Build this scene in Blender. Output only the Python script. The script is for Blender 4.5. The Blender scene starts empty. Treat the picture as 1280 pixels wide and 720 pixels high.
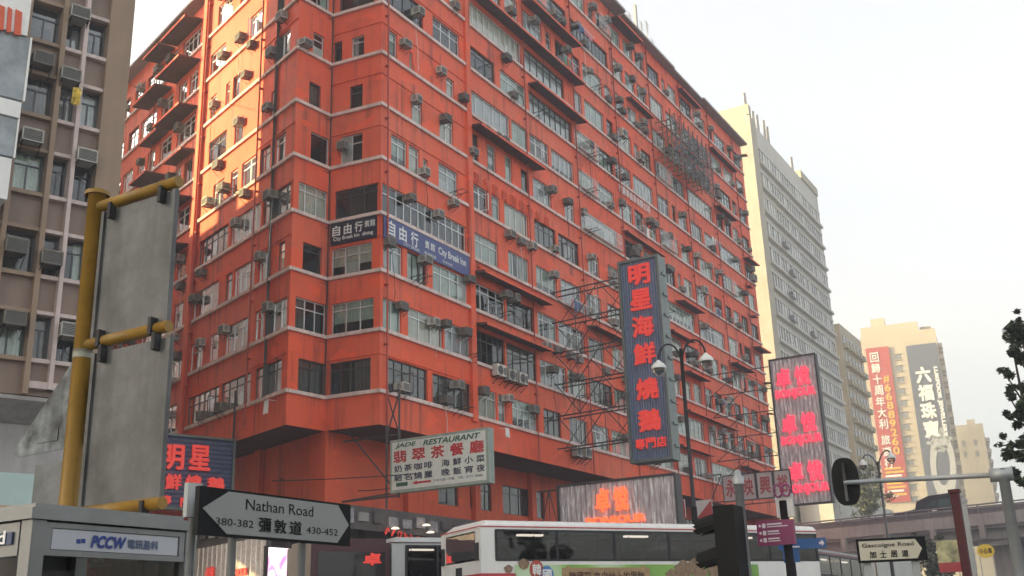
import bpy, math, random
from mathutils import Vector, Matrix
rnd = random.Random(7)
RAD = math.radians
sc = bpy.context.scene
COL = sc.collection

# ------------------------------------------------------------------ camera, sky, sun, exposure
FPX = 1342.0
CAM = Vector((0, 0, 1.6))
_p, _r = RAD(17.8), RAD(-1.893)
CF = Vector((0, math.cos(_p), math.sin(_p)))
_R0 = Vector((1, 0, 0)); _U0 = Vector((0, -math.sin(_p), math.cos(_p)))
CR_ = math.cos(_r) * _R0 + math.sin(_r) * _U0
CU_ = -math.sin(_r) * _R0 + math.cos(_r) * _U0
cam = bpy.data.cameras.new('camera'); cam.sensor_width = 36; cam.lens = 36 * FPX / 1280
cam.clip_start = 0.1; cam.clip_end = 5000
camo = bpy.data.objects.new('camera', cam); COL.objects.link(camo)
m = Matrix((CR_, CU_, -CF)).transposed().to_4x4(); m.translation = CAM
camo.matrix_world = m
sc.camera = camo

HAZE = 0.0023
SUN_AZ, SUN_EL = -88.0, 15.0
W = bpy.data.worlds.new('World'); sc.world = W; W.use_nodes = True
nt = W.node_tree; nt.nodes.clear()
wo = nt.nodes.new('ShaderNodeOutputWorld'); bg = nt.nodes.new('ShaderNodeBackground')
sky = nt.nodes.new('ShaderNodeTexSky'); sky.sky_type = 'NISHITA'; sky.sun_disc = False
sky.sun_elevation = RAD(SUN_EL); sky.sun_rotation = RAD(SUN_AZ % 360)
sky.air_density = 1.0; sky.dust_density = 3.0; sky.ozone_density = 1.0
hs = nt.nodes.new('ShaderNodeHueSaturation'); hs.inputs['Saturation'].default_value = 0.45
nt.links.new(sky.outputs[0], hs.inputs['Color']); nt.links.new(hs.outputs[0], bg.inputs['Color'])
bg.inputs['Strength'].default_value = 0.15
nt.links.new(bg.outputs[0], wo.inputs['Surface'])
sl = bpy.data.lights.new('sun', 'SUN'); sl.energy = 5.0; sl.angle = RAD(0.8); sl.color = (1.0, 0.78, 0.33)
so = bpy.data.objects.new('sun', sl); COL.objects.link(so)
_sd = Vector((math.sin(RAD(SUN_AZ)) * math.cos(RAD(SUN_EL)), math.cos(RAD(SUN_AZ)) * math.cos(RAD(SUN_EL)), math.sin(RAD(SUN_EL))))
so.rotation_euler = _sd.to_track_quat('Z', 'Y').to_euler(); so.location = _sd * 300
sc.view_settings.view_transform = 'Standard'; sc.view_settings.look = 'None'
sc.view_settings.exposure = 1.92; sc.view_settings.gamma = 1.0
sc.view_settings.use_curve_mapping = False
sc.cycles.max_bounces = 8; sc.cycles.transparent_max_bounces = 16

# ------------------------------------------------------------------ helpers: rays of the lens, directions
def az(a, r=1.0): return Vector((math.sin(RAD(a)) * r, math.cos(RAD(a)) * r, 0))
def ray(x, y): return CF + (x - 640) / FPX * CR_ - (y - 360) / FPX * CU_
def atD(x, y, D):
    d = ray(x, y); return CAM + d * (D / math.hypot(d.x, d.y))
def atZ(x, y, Z):
    d = ray(x, y); return CAM + d * ((Z - CAM.z) / d.z)
def proj(P):
    d = Vector(P) - CAM; z = d.dot(CF); return (640 + FPX * d.dot(CR_) / z, 360 - FPX * d.dot(CU_) / z)
V = Vector
UZ = V((0, 0, 1))
class Fr:                       # an upright plane: s along u, o outward along n, z up
    def __init__(s, P, u, n): s.P = V((P[0], P[1], 0)); s.u = V(u); s.n = V(n)
    def pt(s, a, o, z): return s.P + s.u * a + s.n * o + UZ * z
    def hit(s, x, y, o=0.0):    # where the sight line of a pixel meets the plane
        d = ray(x, y); t = (s.P + s.n * o - CAM).dot(s.n) / d.dot(s.n); P = CAM + d * t
        return ((P - s.P).dot(s.u), P.z)
    def s_at(s, x, z, o=0.0):   # s of image column x at height z
        w = CR_ * FPX - CF * (x - 640); Q = s.P + s.n * o + UZ * z - CAM
        return -Q.dot(w) / s.u.dot(w)
    def o_at(s, x, z, a=0.0):
        w = CR_ * FPX - CF * (x - 640); Q = s.P + s.u * a + UZ * z - CAM
        return -Q.dot(w) / s.n.dot(w)

class MB:
    def __init__(s): s.v = []; s.f = []; s.m = []; s.sm = []
    def face(s, pts, mi=0, smooth=False):
        b = len(s.v); s.v.extend([V(p) for p in pts]); s.f.append(tuple(range(b, b + len(pts)))); s.m.append(mi); s.sm.append(smooth)
    def hexa(s, c, mi=0):       # 8 corners: bottom ring then top ring
        b = len(s.v); s.v.extend([V(p) for p in c])
        for q in ((3, 2, 1, 0), (4, 5, 6, 7), (0, 1, 5, 4), (1, 2, 6, 5), (2, 3, 7, 6), (3, 0, 4, 7)):
            s.f.append(tuple(b + k for k in q)); s.m.append(mi); s.sm.append(False)
    def box(s, fr, s0, s1, o0, o1, z0, z1, mi=0):
        s.hexa([fr.pt(a, o, z) for z in (z0, z1) for a, o in ((s0, o0), (s1, o0), (s1, o1), (s0, o1))], mi)
    def bar(s, p, q, w, mi=0, h=None):      # square bar between two points
        p, q = V(p), V(q); d = (q - p).normalized()
        a = d.cross(UZ); a = (V((1, 0, 0)) if a.length < .01 else a.normalized()); b = d.cross(a)
        h = h or w; a = a * w / 2; b = b * h / 2
        s.hexa([p - a - b, p + a - b, p + a + b, p - a + b, q - a - b, q + a - b, q + a + b, q - a + b], mi)
    def tube(s, pts, r, n=8, mi=0, cap=True, r2=None):
        pts = [V(p) for p in pts]; rings = []
        for i, p in enumerate(pts):
            d = (pts[min(i + 1, len(pts) - 1)] - pts[max(i - 1, 0)]).normalized()
            a = d.cross(UZ); a = V((1, 0, 0)) if a.length < .01 else a.normalized(); b = d.cross(a)
            rr = r if r2 is None else r + (r2 - r) * i / (len(pts) - 1)
            base = len(s.v)
            for k in range(n):
                t = 2 * math.pi * k / n; s.v.append(p + a * (rr * math.cos(t)) + b * (rr * math.sin(t)))
            rings.append(base)
        for A, B in zip(rings, rings[1:]):
            for k in range(n):
                s.f.append((A + k, A + (k + 1) % n, B + (k + 1) % n, B + k)); s.m.append(mi); s.sm.append(True)
        if cap:
            s.f.append(tuple(rings[0] + k for k in range(n))); s.m.append(mi); s.sm.append(False)
            s.f.append(tuple(rings[-1] + k for k in reversed(range(n)))); s.m.append(mi); s.sm.append(False)
    def lathe(s, P, axis, prof, n=16, mi=0):    # prof: (distance along axis, radius)
        P = V(P); axis = V(axis).normalized(); a = axis.cross(UZ); a = V((1, 0, 0)) if a.length < .01 else a.normalized(); b = axis.cross(a)
        rings = []
        for t, r in prof:
            base = len(s.v)
            for k in range(n):
                th = 2 * math.pi * k / n; s.v.append(P + axis * t + a * (r * math.cos(th)) + b * (r * math.sin(th)))
            rings.append(base)
        for A, B in zip(rings, rings[1:]):
            for k in range(n):
                s.f.append((A + k, A + (k + 1) % n, B + (k + 1) % n, B + k)); s.m.append(mi); s.sm.append(True)
    def prism(s, poly, d, mi=0):    # closed outline pushed along d
        poly = [V(p) for p in poly]; d = V(d); q = [p + d for p in poly]; n = len(poly)
        s.face(poly, mi); s.face(list(reversed(q)), mi)
        for k in range(n): s.face([poly[k], q[k], q[(k + 1) % n], poly[(k + 1) % n]], mi)
    def build(s, name, mats, parent=None, base=None, kind=None):
        if not s.v: return None
        if not isinstance(mats, (list, tuple)): mats = [mats]
        if parent is not None: base = ROOT[parent.name]
        elif base is None:
            xs = [p.x for p in s.v]; ys = [p.y for p in s.v]; base = V(((min(xs) + max(xs)) / 2, (min(ys) + max(ys)) / 2, min(p.z for p in s.v)))
        me = bpy.data.meshes.new(name)
        me.from_pydata([tuple(p - base) for p in s.v], [], s.f)
        for mt in mats: me.materials.append(mt)
        me.polygons.foreach_set('material_index', s.m); me.polygons.foreach_set('use_smooth', s.sm); me.update()
        o = bpy.data.objects.new(name, me); COL.objects.link(o)
        if parent is not None: o.parent = parent
        else: o.location = base
        ROOT[o.name] = V(base)
        if kind: o['kind'] = kind
        return o
ROOT = {}
def thing(name, label, cat, loc, group=None):
    o = bpy.data.objects.new(name, None); COL.objects.link(o); o.location = loc; ROOT[o.name] = V(loc); o.empty_display_size = .3
    return tag(o, label, cat, group)
def tag(o, label, cat, group=None):
    o['label'] = label; o['category'] = cat
    if group: o['group'] = group
    return o
def struct(o): o['kind'] = 'structure'; return o

# ------------------------------------------------------------------ materials
def nodes(name):
    mt = bpy.data.materials.new(name); mt.use_nodes = True; t = mt.node_tree
    return mt, t, t.nodes['Principled BSDF']
def M(name, col, rough=.7, var=.18, scale=1.2, streak=.0, metal=0.0, bump=.0, spec=.4, fine=14.0):
    mt, t, b = nodes(name); N = t.nodes; L = t.links
    tc = N.new('ShaderNodeTexCoord')
    n1 = N.new('ShaderNodeTexNoise'); n1.inputs['Scale'].default_value = scale; n1.inputs['Detail'].default_value = 6; n1.inputs['Roughness'].default_value = .65
    L.new(tc.outputs['Object'], n1.inputs['Vector'])
    mp = N.new('ShaderNodeMapRange'); mp.inputs['From Min'].default_value = .3; mp.inputs['From Max'].default_value = .7
    mp.inputs['To Min'].default_value = 1 - var; mp.inputs['To Max'].default_value = 1 + var
    L.new(n1.outputs['Fac'], mp.inputs['Value'])
    val = mp.outputs[0]
    if streak:
        m2 = N.new('ShaderNodeMapping'); m2.inputs['Scale'].default_value = (3.5, 3.5, .22); L.new(tc.outputs['Object'], m2.inputs['Vector'])
        n2 = N.new('ShaderNodeTexNoise'); n2.inputs['Scale'].default_value = 1.0; n2.inputs['Detail'].default_value = 5; L.new(m2.outputs[0], n2.inputs['Vector'])
        r2 = N.new('ShaderNodeMapRange'); r2.inputs['From Min'].default_value = .42; r2.inputs['From Max'].default_value = .75
        r2.inputs['To Min'].default_value = 1; r2.inputs['To Max'].default_value = 1 - streak; L.new(n2.outputs['Fac'], r2.inputs['Value'])
        mu = N.new('ShaderNodeMath'); mu.operation = 'MULTIPLY'; L.new(val, mu.inputs[0]); L.new(r2.outputs[0], mu.inputs[1]); val = mu.outputs[0]
    vm = N.new('ShaderNodeVectorMath'); vm.operation = 'SCALE'; vm.inputs[0].default_value = col; L.new(val, vm.inputs['Scale'])
    L.new(vm.outputs[0], b.inputs['Base Color'])
    b.inputs['Roughness'].default_value = rough; b.inputs['Metallic'].default_value = metal; b.inputs['Specular IOR Level'].default_value = spec
    if bump:
        n3 = N.new('ShaderNodeTexNoise'); n3.inputs['Scale'].default_value = fine; n3.inputs['Detail'].default_value = 4; L.new(tc.outputs['Object'], n3.inputs['Vector'])
        bp = N.new('ShaderNodeBump'); bp.inputs['Strength'].default_value = bump; bp.inputs['Distance'].default_value = .03
        L.new(n3.outputs['Fac'], bp.inputs['Height']); L.new(bp.outputs[0], b.inputs['Normal'])
    return mt
def EM(name, col, st, base=(.05, .02, .02)):
    mt, t, b = nodes(name); b.inputs['Base Color'].default_value = (*base, 1)
    b.inputs['Emission Color'].default_value = (*col, 1); b.inputs['Emission Strength'].default_value = st; b.inputs['Roughness'].default_value = .4
    return mt
def GLASS(name, tint=(.93, .96, .95), ior=1.7, rough=.03):
    mt, t, b = nodes(name); N = t.nodes; L = t.links; N.remove(b); out = N['Material Output']
    tr = N.new('ShaderNodeBsdfTransparent'); tr.inputs[0].default_value = (*tint, 1)
    gl = N.new('ShaderNodeBsdfGlossy'); gl.inputs['Roughness'].default_value = rough; gl.inputs[0].default_value = (.95, .97, .97, 1)
    fr = N.new('ShaderNodeFresnel'); fr.inputs[0].default_value = ior
    tc = N.new('ShaderNodeTexCoord'); n3 = N.new('ShaderNodeTexNoise'); n3.inputs['Scale'].default_value = .9; L.new(tc.outputs['Object'], n3.inputs['Vector'])
    bp = N.new('ShaderNodeBump'); bp.inputs['Strength'].default_value = .12; bp.inputs['Distance'].default_value = .1
    L.new(n3.outputs['Fac'], bp.inputs['Height']); L.new(bp.outputs[0], gl.inputs['Normal'])
    mx = N.new('ShaderNodeMixShader'); L.new(fr.outputs[0], mx.inputs[0]); L.new(tr.outputs[0], mx.inputs[1]); L.new(gl.outputs[0], mx.inputs[2])
    L.new(mx.outputs[0], out.inputs['Surface']); return mt

def PAINT(name, ca, cb, cd):     # old wall paint: faded patches, soot, rain streaks, repaired areas
    mt, t, b = nodes(name); N = t.nodes; L = t.links; tc = N.new('ShaderNodeTexCoord')
    def noise(sx, sz, det, lo, hi, seed):
        mp = N.new('ShaderNodeMapping'); mp.inputs['Scale'].default_value = (sx, sx, sz); mp.inputs['Location'].default_value = (seed, seed * 2, seed * 3); L.new(tc.outputs['Object'], mp.inputs[0])
        n = N.new('ShaderNodeTexNoise'); n.inputs['Scale'].default_value = 1; n.inputs['Detail'].default_value = det; n.inputs['Roughness'].default_value = .6; L.new(mp.outputs[0], n.inputs['Vector'])
        r = N.new('ShaderNodeMapRange'); r.inputs['From Min'].default_value = lo; r.inputs['From Max'].default_value = hi; L.new(n.outputs['Fac'], r.inputs['Value']); return r.outputs[0]
    def mix(fac, A, B, k=1.0):
        m_ = N.new('ShaderNodeMix'); m_.data_type = 'RGBA'
        mu = N.new('ShaderNodeMath'); mu.operation = 'MULTIPLY'; mu.inputs[1].default_value = k; L.new(fac, mu.inputs[0]); L.new(mu.outputs[0], m_.inputs[0])
        for sk, val in ((m_.inputs[6], A), (m_.inputs[7], B)):
            if isinstance(val, tuple): sk.default_value = (*val, 1)
            else: L.new(val, sk)
        return m_.outputs[2]
    c = mix(noise(.16, .2, 5, .42, .62, 3), ca, cb, .75)
    c = mix(noise(.9, .7, 7, .52, .72, 9), c, cd, .30)
    st = N.new('ShaderNodeMath'); st.operation = 'MULTIPLY'; L.new(noise(2.8, .10, 4, .50, .66, 17), st.inputs[0]); L.new(noise(.35, .35, 3, .40, .62, 29), st.inputs[1])
    c = mix(st.outputs[0], c, cd, .85)
    c = mix(noise(.55, .9, 1, .66, .665, 41), c, tuple(min(1, x * 1.12) for x in ca), .8)
    L.new(c, b.inputs['Base Color']); b.inputs['Roughness'].default_value = .65; b.inputs['Specular IOR Level'].default_value = .3
    n3 = N.new('ShaderNodeTexNoise'); n3.inputs['Scale'].default_value = 5; n3.inputs['Detail'].default_value = 5; L.new(tc.outputs['Object'], n3.inputs['Vector'])
    bp = N.new('ShaderNodeBump'); bp.inputs['Strength'].default_value = .15; bp.inputs['Distance'].default_value = .03; L.new(n3.outputs['Fac'], bp.inputs['Height']); L.new(bp.outputs[0], b.inputs['Normal'])
    return mt
m_red = PAINT('red_paint', (.79, .108, .040), (.75, .170, .090), (.24, .05, .035))
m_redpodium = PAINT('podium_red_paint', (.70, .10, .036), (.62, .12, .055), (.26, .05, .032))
m_band = M('pale_ledge', (.72, .57, .52), .7, .18, 1.0, .25)
m_alu = M('aluminium', (.70, .72, .71), .4, .1, 3, metal=.35)
m_brz = M('dark_frame', (.10, .095, .09), .4, .15, 3, metal=.3)
m_glass = GLASS('window_glass')
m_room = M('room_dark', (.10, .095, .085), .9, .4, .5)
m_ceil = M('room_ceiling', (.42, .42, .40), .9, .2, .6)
CUR = [M('curtain_cream', (.76, .74, .67), .9, .12, 2), M('curtain_green', (.58, .67, .61), .9, .15, 2), M('curtain_grey', (.64, .66, .67), .9, .15, 2), M('curtain_dim', (.20, .19, .17), .9, .25, 2)]
m_canopy = M('canopy_concrete', (.11, .052, .044), .85, .35, 1.5, .3)
m_dark = M('dark_metal', (.03, .028, .03), .6, .25, 4, spec=.2)
def RAND(mt, lo, hi):      # each copy a little lighter or darker
    t = mt.node_tree; b = t.nodes['Principled BSDF']; l = b.inputs['Base Color'].links[0]; src = l.from_socket
    oi = t.nodes.new('ShaderNodeObjectInfo'); r = t.nodes.new('ShaderNodeMapRange'); r.inputs['To Min'].default_value = lo; r.inputs['To Max'].default_value = hi; t.links.new(oi.outputs['Random'], r.inputs['Value'])
    vm = t.nodes.new('ShaderNodeVectorMath'); vm.operation = 'SCALE'; t.links.new(src, vm.inputs[0]); t.links.new(r.outputs[0], vm.inputs['Scale']); t.links.new(vm.outputs[0], b.inputs['Base Color']); return mt
m_acbody = RAND(M('ac_case', (.47, .45, .40), .5, .3, 3, .35), .55, 1.25)
m_acold = RAND(M('ac_case_old', (.25, .215, .175), .6, .45, 3, .5), .5, 1.3)
m_grill = M('ac_grille', (.09, .09, .09), .6, .2, 30)
m_pipe = M('pipe_red', (.40, .06, .035), .5, .2, 2)
m_conc = M('concrete', (.36, .34, .33), .8, .18, .6, .25, bump=.1)
m_brown = M('brown_tile', (.245, .175, .140), .55, .10, .8, .18, bump=.1, fine=40)
m_brownpier = M('brown_render', (.30, .212, .150), .7, .10, .5, .15, bump=.1)
m_pink = M('pink_trim', (.58, .47, .44), .6, .12, 1.5, .25)
m_cream = M('cream_render', (.42, .39, .315), .75, .10, .4, .15)
m_beige = M('beige_grey', (.54, .53, .49), .75, .10, .3, .15)
m_tan = M('tan_render', (.50, .43, .32), .75, .10, .2, .12)
m_wgrey = M('window_grey', (.20, .21, .22), .25, .5, 2.5)
m_wpale = M('window_pale', (.15, .16, .17), .2, .5, 1.5)
m_white = M('white_paint', (.78, .78, .76), .5, .06, 2, .08)
m_asph = M('asphalt', (.05, .05, .052), .85, .25, 3, bump=.3)
m_pave = M('paving', (.17, .165, .16), .8, .15, 2)
m_neon = EM('neon_red', (1.0, .07, .05), .13, (.42, .03, .02))
m_neonp = EM('neon_pink', (1.0, .05, .10), .42, (.4, .03, .05))
m_neono = EM('neon_orange', (1.0, .13, .04), .5, (.4, .05, .02))

# ------------------------------------------------------------------ lettering
_glyph = {}
def glyphs(body, bold=0.0, shear=0.0, ex=0.0):
    k = (body, bold, shear, ex)
    if k not in _glyph:
        c = bpy.data.curves.new('lettering', 'FONT'); c.body = body; c.offset = bold; c.shear = shear; c.extrude = ex; c.resolution_u = 3
        o = bpy.data.objects.new('lettering', c); COL.objects.link(o)
        dg = bpy.context.evaluated_depsgraph_get(); me = bpy.data.meshes.new_from_object(o.evaluated_get(dg))
        vs = [tuple(v.co) for v in me.vertices]; fs = [tuple(p.vertices) for p in me.polygons]
        bpy.data.objects.remove(o); bpy.data.curves.remove(c); bpy.data.meshes.remove(me)
        _glyph[k] = (vs, fs)
    return _glyph[k]
def text(mb, body, P, X, Y, w=None, h=None, mi=0, depth=0.0, bold=0.0, shear=0.0, align='c'):
    vs, fs = glyphs(body, 0, shear, .1 if depth else 0)
    if not vs: return
    xs = [v[0] for v in vs]; ys = [v[1] for v in vs]; x0, x1, y0, y1 = min(xs), max(xs), min(ys), max(ys)
    sx = w / (x1 - x0) if w else None; sy = h / (y1 - y0) if h else None
    sx = sx or sy; sy = sy or sx
    X = V(X).normalized(); Y = V(Y).normalized(); Nn = X.cross(Y)
    cx = (x0 + x1) / 2 if align == 'c' else x0; cy = (y0 + y1) / 2
    bo = bold * 1.7
    for q, (ex_, ey_) in enumerate(((0, 0), (bo, bo), (-bo, -bo), (bo, -bo), (-bo, bo)) if bold else ((0, 0),)):
        b = len(mb.v)
        for v in vs: mb.v.append(V(P) + X * ((v[0] - cx + ex_) * sx) + Y * ((v[1] - cy + ey_) * sy) + Nn * (v[2] * depth * 5 + q * .0009))
        for f in fs: mb.f.append(tuple(b + k for k in f)); mb.m.append(mi); mb.sm.append(False)

ORD = 'zeroth first second third fourth fifth sixth seventh eighth ninth tenth eleventh twelfth thirteenth fourteenth fifteenth sixteenth seventeenth eighteenth nineteenth twentieth'.split()
ORD += ['twenty-' + x for x in ORD[1:10]] + ['thirtieth'] + ['thirty-' + x for x in ORD[1:10]] + ['fortieth'] + ['forty-' + x for x in ORD[1:10]]

# ------------------------------------------------------------------ ground, road, pavement
g = MB(); g.face([(-1500, -1500, 0), (1500, -1500, 0), (1500, 2500, 0), (-1500, 2500, 0)])
struct(g.build('ground', m_pave, base=V((0, 0, 0))))
UR, UL, UN = az(30.32), az(-40.11), az(120.32)
RD = Fr((3.5, 8, 0), UR, UN)
g = MB(); g.box(RD, -80, 320, -3, 22, -.05, .004); struct(g.build('road', m_asph, base=V((0, 0, 0))))
g = MB()
for k in range(-8, 40): g.box(RD, k * 8, k * 8 + 4, 5, 5.12, .0, .008)
struct(g.build('lane_markings', m_white, base=V((0, 0, 0))))

# ------------------------------------------------------------------ the big red building
C_R = V((-6.13781774, 47.60595754, 0)); C_L = V((-10.20600887, 46.94466046, 0)); C_N = V((-8.83894174, 48.79624942, 0))
Z0, FH = 12.23, 2.885
def zf(i): return Z0 + FH * i
FR = Fr(C_R, UR, UN)
FL = Fr(C_L, UL, az(-130.11))
_d1 = (C_N - C_L); NLn = _d1.length; FNL = Fr(C_L, _d1.normalized(), V((_d1.y, -_d1.x, 0)).normalized())
_d2 = (C_R - C_N); NRn = _d2.length; FNR = Fr(C_N, _d2.normalized(), V((_d2.y, -_d2.x, 0)).normalized())
red = thing('apartment_building', 'huge orange red corner apartment block with pale ledges and hundreds of windows', 'building', (-8, 48, 0))
wall = MB(); WINS = []; inter = MB(); bands = MB(); lint = MB()
def facade(fr, a, b, rows, nrow, win_h=1.5, wall=wall, z0=None, fh=FH, dep=.3):
    for i in range(nrow):
        zb = (Z0 if z0 is None else z0) + fh * i; zt = zb + fh
        ws = sorted(rows.get(i, []), key=lambda w: w[0]); cur = a
        for w in ws:
            s0, s1 = max(w[0], cur + .01), min(w[1], b - .02); h = w[2] if len(w) > 2 and w[2] else win_h
            if s1 - s0 < .25: continue
            zl = zb + .1
            if s0 > cur + .001: wall.face([fr.pt(cur, 0, zb), fr.pt(s0, 0, zb), fr.pt(s0, 0, zt), fr.pt(cur, 0, zt)])
            wall.face([fr.pt(s0, 0, zl + h), fr.pt(s1, 0, zl + h), fr.pt(s1, 0, zt), fr.pt(s0, 0, zt)])
            wall.face([fr.pt(s0, 0, zb), fr.pt(s1, 0, zb), fr.pt(s1, 0, zl), fr.pt(s0, 0, zl)])
            wall.face([fr.pt(s0, 0, zl), fr.pt(s1, 0, zl), fr.pt(s1, -dep, zl), fr.pt(s0, -dep, zl)])
            wall.face([fr.pt(s0, 0, zl + h), fr.pt(s1, 0, zl + h), fr.pt(s1, -dep, zl + h), fr.pt(s0, -dep, zl + h)])
            for sx in (s0, s1): wall.face([fr.pt(sx, 0, zl), fr.pt(sx, -dep, zl), fr.pt(sx, -dep, zl + h), fr.pt(sx, 0, zl + h)])
            WINS.append(dict(fr=fr, s0=s0, s1=s1, z0=zl, h=h, row=i, dark=(len(w) > 3 and w[3])))
            cur = s1
        wall.face([fr.pt(cur, 0, zb), fr.pt(b, 0, zb), fr.pt(b, 0, zt), fr.pt(cur, 0, zt)])
def rows_px(fr, table):
    out = {}
    for i, lst in table.items():
        o = []
        for w in lst:
            o.append((fr.s_at(w[0], zf(i)), fr.s_at(w[1], zf(i))) + tuple(w[2:]))
        out[i] = o
    return out
D_ = 'dark'
tabR = {0: [(484, 535, 1.55, D_), (541, 589, 1.5, D_), (598.5, 621.5), (623.5, 633), (641, 672), (680.6, 702.5, 1.5, D_), (713, 736), (742, 763)],
        1: [(478.5, 501.7), (510, 554), (556, 588), (596, 632, 1.75, D_), (634, 672, 1.7, D_), (676, 709), (711, 735), (739, 767), (769, 790)],
        2: [(479, 503), (509, 533), (541, 585), (592, 632, 1.5), (634, 668, 1.5, D_), (673, 697), (699, 732), (737, 756, 1.4), (767, 778)],
        3: [(477.5, 583, 1.5), (593, 623.5), (636, 662), (671, 697), (702, 728), (735, 753), (761, 779)],
        4: [(489, 509), (511, 524.6), (529, 535, 1.2), (548.5, 572.5), (590, 610), (615, 625.6), (631, 661), (669, 696, 1.6, D_), (699, 725, 1.6, D_), (736, 750), (761, 775)],
        5: [(515, 527.7), (549.6, 567), (587, 598.5, 1.7, D_), (610, 620.4, 1.7), (632, 641, 1.7), (652, 661, 1.5, D_), (667, 690), (706.7, 719), (726, 773, 1.5)],
        6: [(485, 496.5), (512, 516, 1.1), (558, 568, 1.2), (585, 638, 1.5), (640, 661), (663, 687), (690, 718), (723, 744), (748, 769), (775, 792)],
        7: [(481, 529, 1.5), (541, 574.6), (585, 619, 1.5, D_), (625.6, 658, 1.5), (662, 716, 1.6), (719, 744), (747, 767), (770, 790)],
        8: [(562, 571.5), (585, 652, 1.6), (656, 706, 1.6)]}
rowsR = rows_px(FR, tabR)
PIL = [7.85, 14.3, 21.1, 27.9, 34.7, 41.5, 48.3, 55.1]
LR = 58.2
for i in range(12):
    lst = rowsR.setdefault(i, [])
    edge = max([w[1] for w in lst], default=0.0)
    for a, b in zip([.0] + PIL, PIL + [LR]):
        a2 = max(a, edge) + .35
        if b - a2 < 1.2: continue
        Wd = b - a2 - .3; k = rnd.random(); s = a2
        if k < .3: ws = [.46, .46]; gp = .08
        elif k < .55: ws = [.28, .28, .28]; gp = .08
        elif k < .7: ws = [.97]; gp = .0
        elif k < .85: ws = [.18, .5, .18]; gp = .07
        else: ws = [.4, .12, .3]; gp = .09
        if Wd < 3.5: ws = [.9]; gp = 0
        for w in ws:
            lst.append((s, s + w * Wd, rnd.choice([1.45, 1.5, 1.55, 1.6]), D_ if rnd.random() < .22 else None)); s += (w + gp) * Wd
facade(FR, 0, LR, rowsR, 12)
tabL = {0: [(351, 317, 1.5, D_), (312, 274, 1.5, D_), (272, 232, 1.5, D_), (228, 204)],
        1: [(358, 331), (329, 317), (310, 280), (272, 260), (252, 236), (228, 206)],
        2: [(355, 346), (336, 322), (317, 291), (289, 280), (272, 240), (237, 214)],
        3: [(366, 327, 1.5), (325, 287, 1.5), (284, 247, 1.5), (243, 219)],
        4: [(356, 343), (337, 324), (321, 301), (296, 287), (279, 265), (244, 219)],
        5: [(345, 338), (303, 292), (282, 260)],
        6: [(362, 342), (299, 290), (286, 281), (269, 262)],
        7: [(355, 346), (327, 312), (281, 262)],
        8: [(369, 338), (315, 300), (290, 272)], 9: [(340, 320), (300, 280)], 10: [(340, 320)], 11: [(340, 320)]}
rowsL = rows_px(FL, tabL)
SF = 11.35; LL = 27.0
near = {i: [w for w in l if w[1] < SF] for i, l in rowsL.items()}
far = {i: [w for w in l if w[0] > SF] for i, l in rowsL.items()}
for i in range(9):
    l = far.setdefault(i, []); s = max([w[1] for w in l], default=SF + .4) + .5
    while s < LL - 1.5:
        w = rnd.choice([1.2, 1.8, 2.6]); l.append((s, min(s + w, LL - .4), 1.5, D_ if rnd.random() < .3 else None)); s += w + rnd.choice([.4, .8])
facade(FL, 0, SF, near, 12)
facade(FL, SF, LL, far, 9)
facade(FNL, 0, NLn, rows_px(FNL, {0: [(372, 406.5, 1.5, D_)], 1: [(368.5, 407)], 2: [(378, 401.7, 1.4, D_)], 3: [(368, 409)], 4: [(388, 411)], 5: [(386, 400.7, 1.3, D_)], 6: [(391, 405, 1.3)], 7: [(383, 412)], 8: [(383, 412)]}), 12)
facade(FNR, 0, NRn, rows_px(FNR, {0: [(411, 463, 1.5, D_)], 1: [(413.5, 466.7)], 2: [(413.5, 464.5, 1.4)], 3: [(418, 472.7)], 4: [(425, 452.7)], 5: [(436.7, 453, 1.3, D_)], 6: [(416.7, 427.3, 1.2, D_), (439, 455, 1.2)], 7: [(424, 468)], 8: [(424, 468)]}), 12)
# fascia below the first ledge, its soffit, end walls and roof
FB = 10.68
for fr, a, b in ((FR, 0, LR), (FL, 0, LL), (FNL, 0, NLn), (FNR, 0, NRn)):
    wall.face([fr.pt(a, 0, FB), fr.pt(b, 0, FB), fr.pt(b, 0, Z0), fr.pt(a, 0, Z0)])
ZT = zf(12); ZL = zf(9)
BK = FR.pt(LR, -26, 0)
Le = FL.pt(LL, 0, 0); Lb = Le + UR * 14
pS = FL.pt(SF, 0, 0)
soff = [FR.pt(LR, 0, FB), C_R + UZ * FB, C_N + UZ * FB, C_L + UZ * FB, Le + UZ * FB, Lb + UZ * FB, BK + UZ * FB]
sof = MB(); sof.face(soff); sof.build('soffit', M('soffit_shade', (.075, .034, .030), .85, .35, .6), red)  # underside shade put into the dark soffit colour
Q = FR.pt(LR, 0, 0)
wall.face([Q + UZ * 0, BK, BK + UZ * ZT, Q + UZ * ZT])                      # end wall
wall.face([Le, Lb, Lb + UZ * ZL, Le + UZ * ZL])
wall.face([Lb, BK, BK + UZ * ZT, Lb + UZ * ZT])
wall.face([pS + UZ * ZL, pS + UR * 14 + UZ * ZL, pS + UR * 14 + UZ * ZT, pS + UZ * ZT])
wall.build('wall', m_red, red)
rf = MB()
rf.face([FR.pt(LR, -.02, ZT), FR.pt(0, -.02, ZT), FNR.pt(0, -.02, ZT), FNL.pt(0, -.02, ZT), FL.pt(SF, -.02, ZT), FL.pt(SF, -.02, ZT) + UR * 14, BK + UZ * ZT])
rf.face([FL.pt(SF, -.02, ZL), FL.pt(LL, -.02, ZL), Lb + UZ * ZL, FL.pt(SF, -.02, ZL) + UR * 14])
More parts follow.
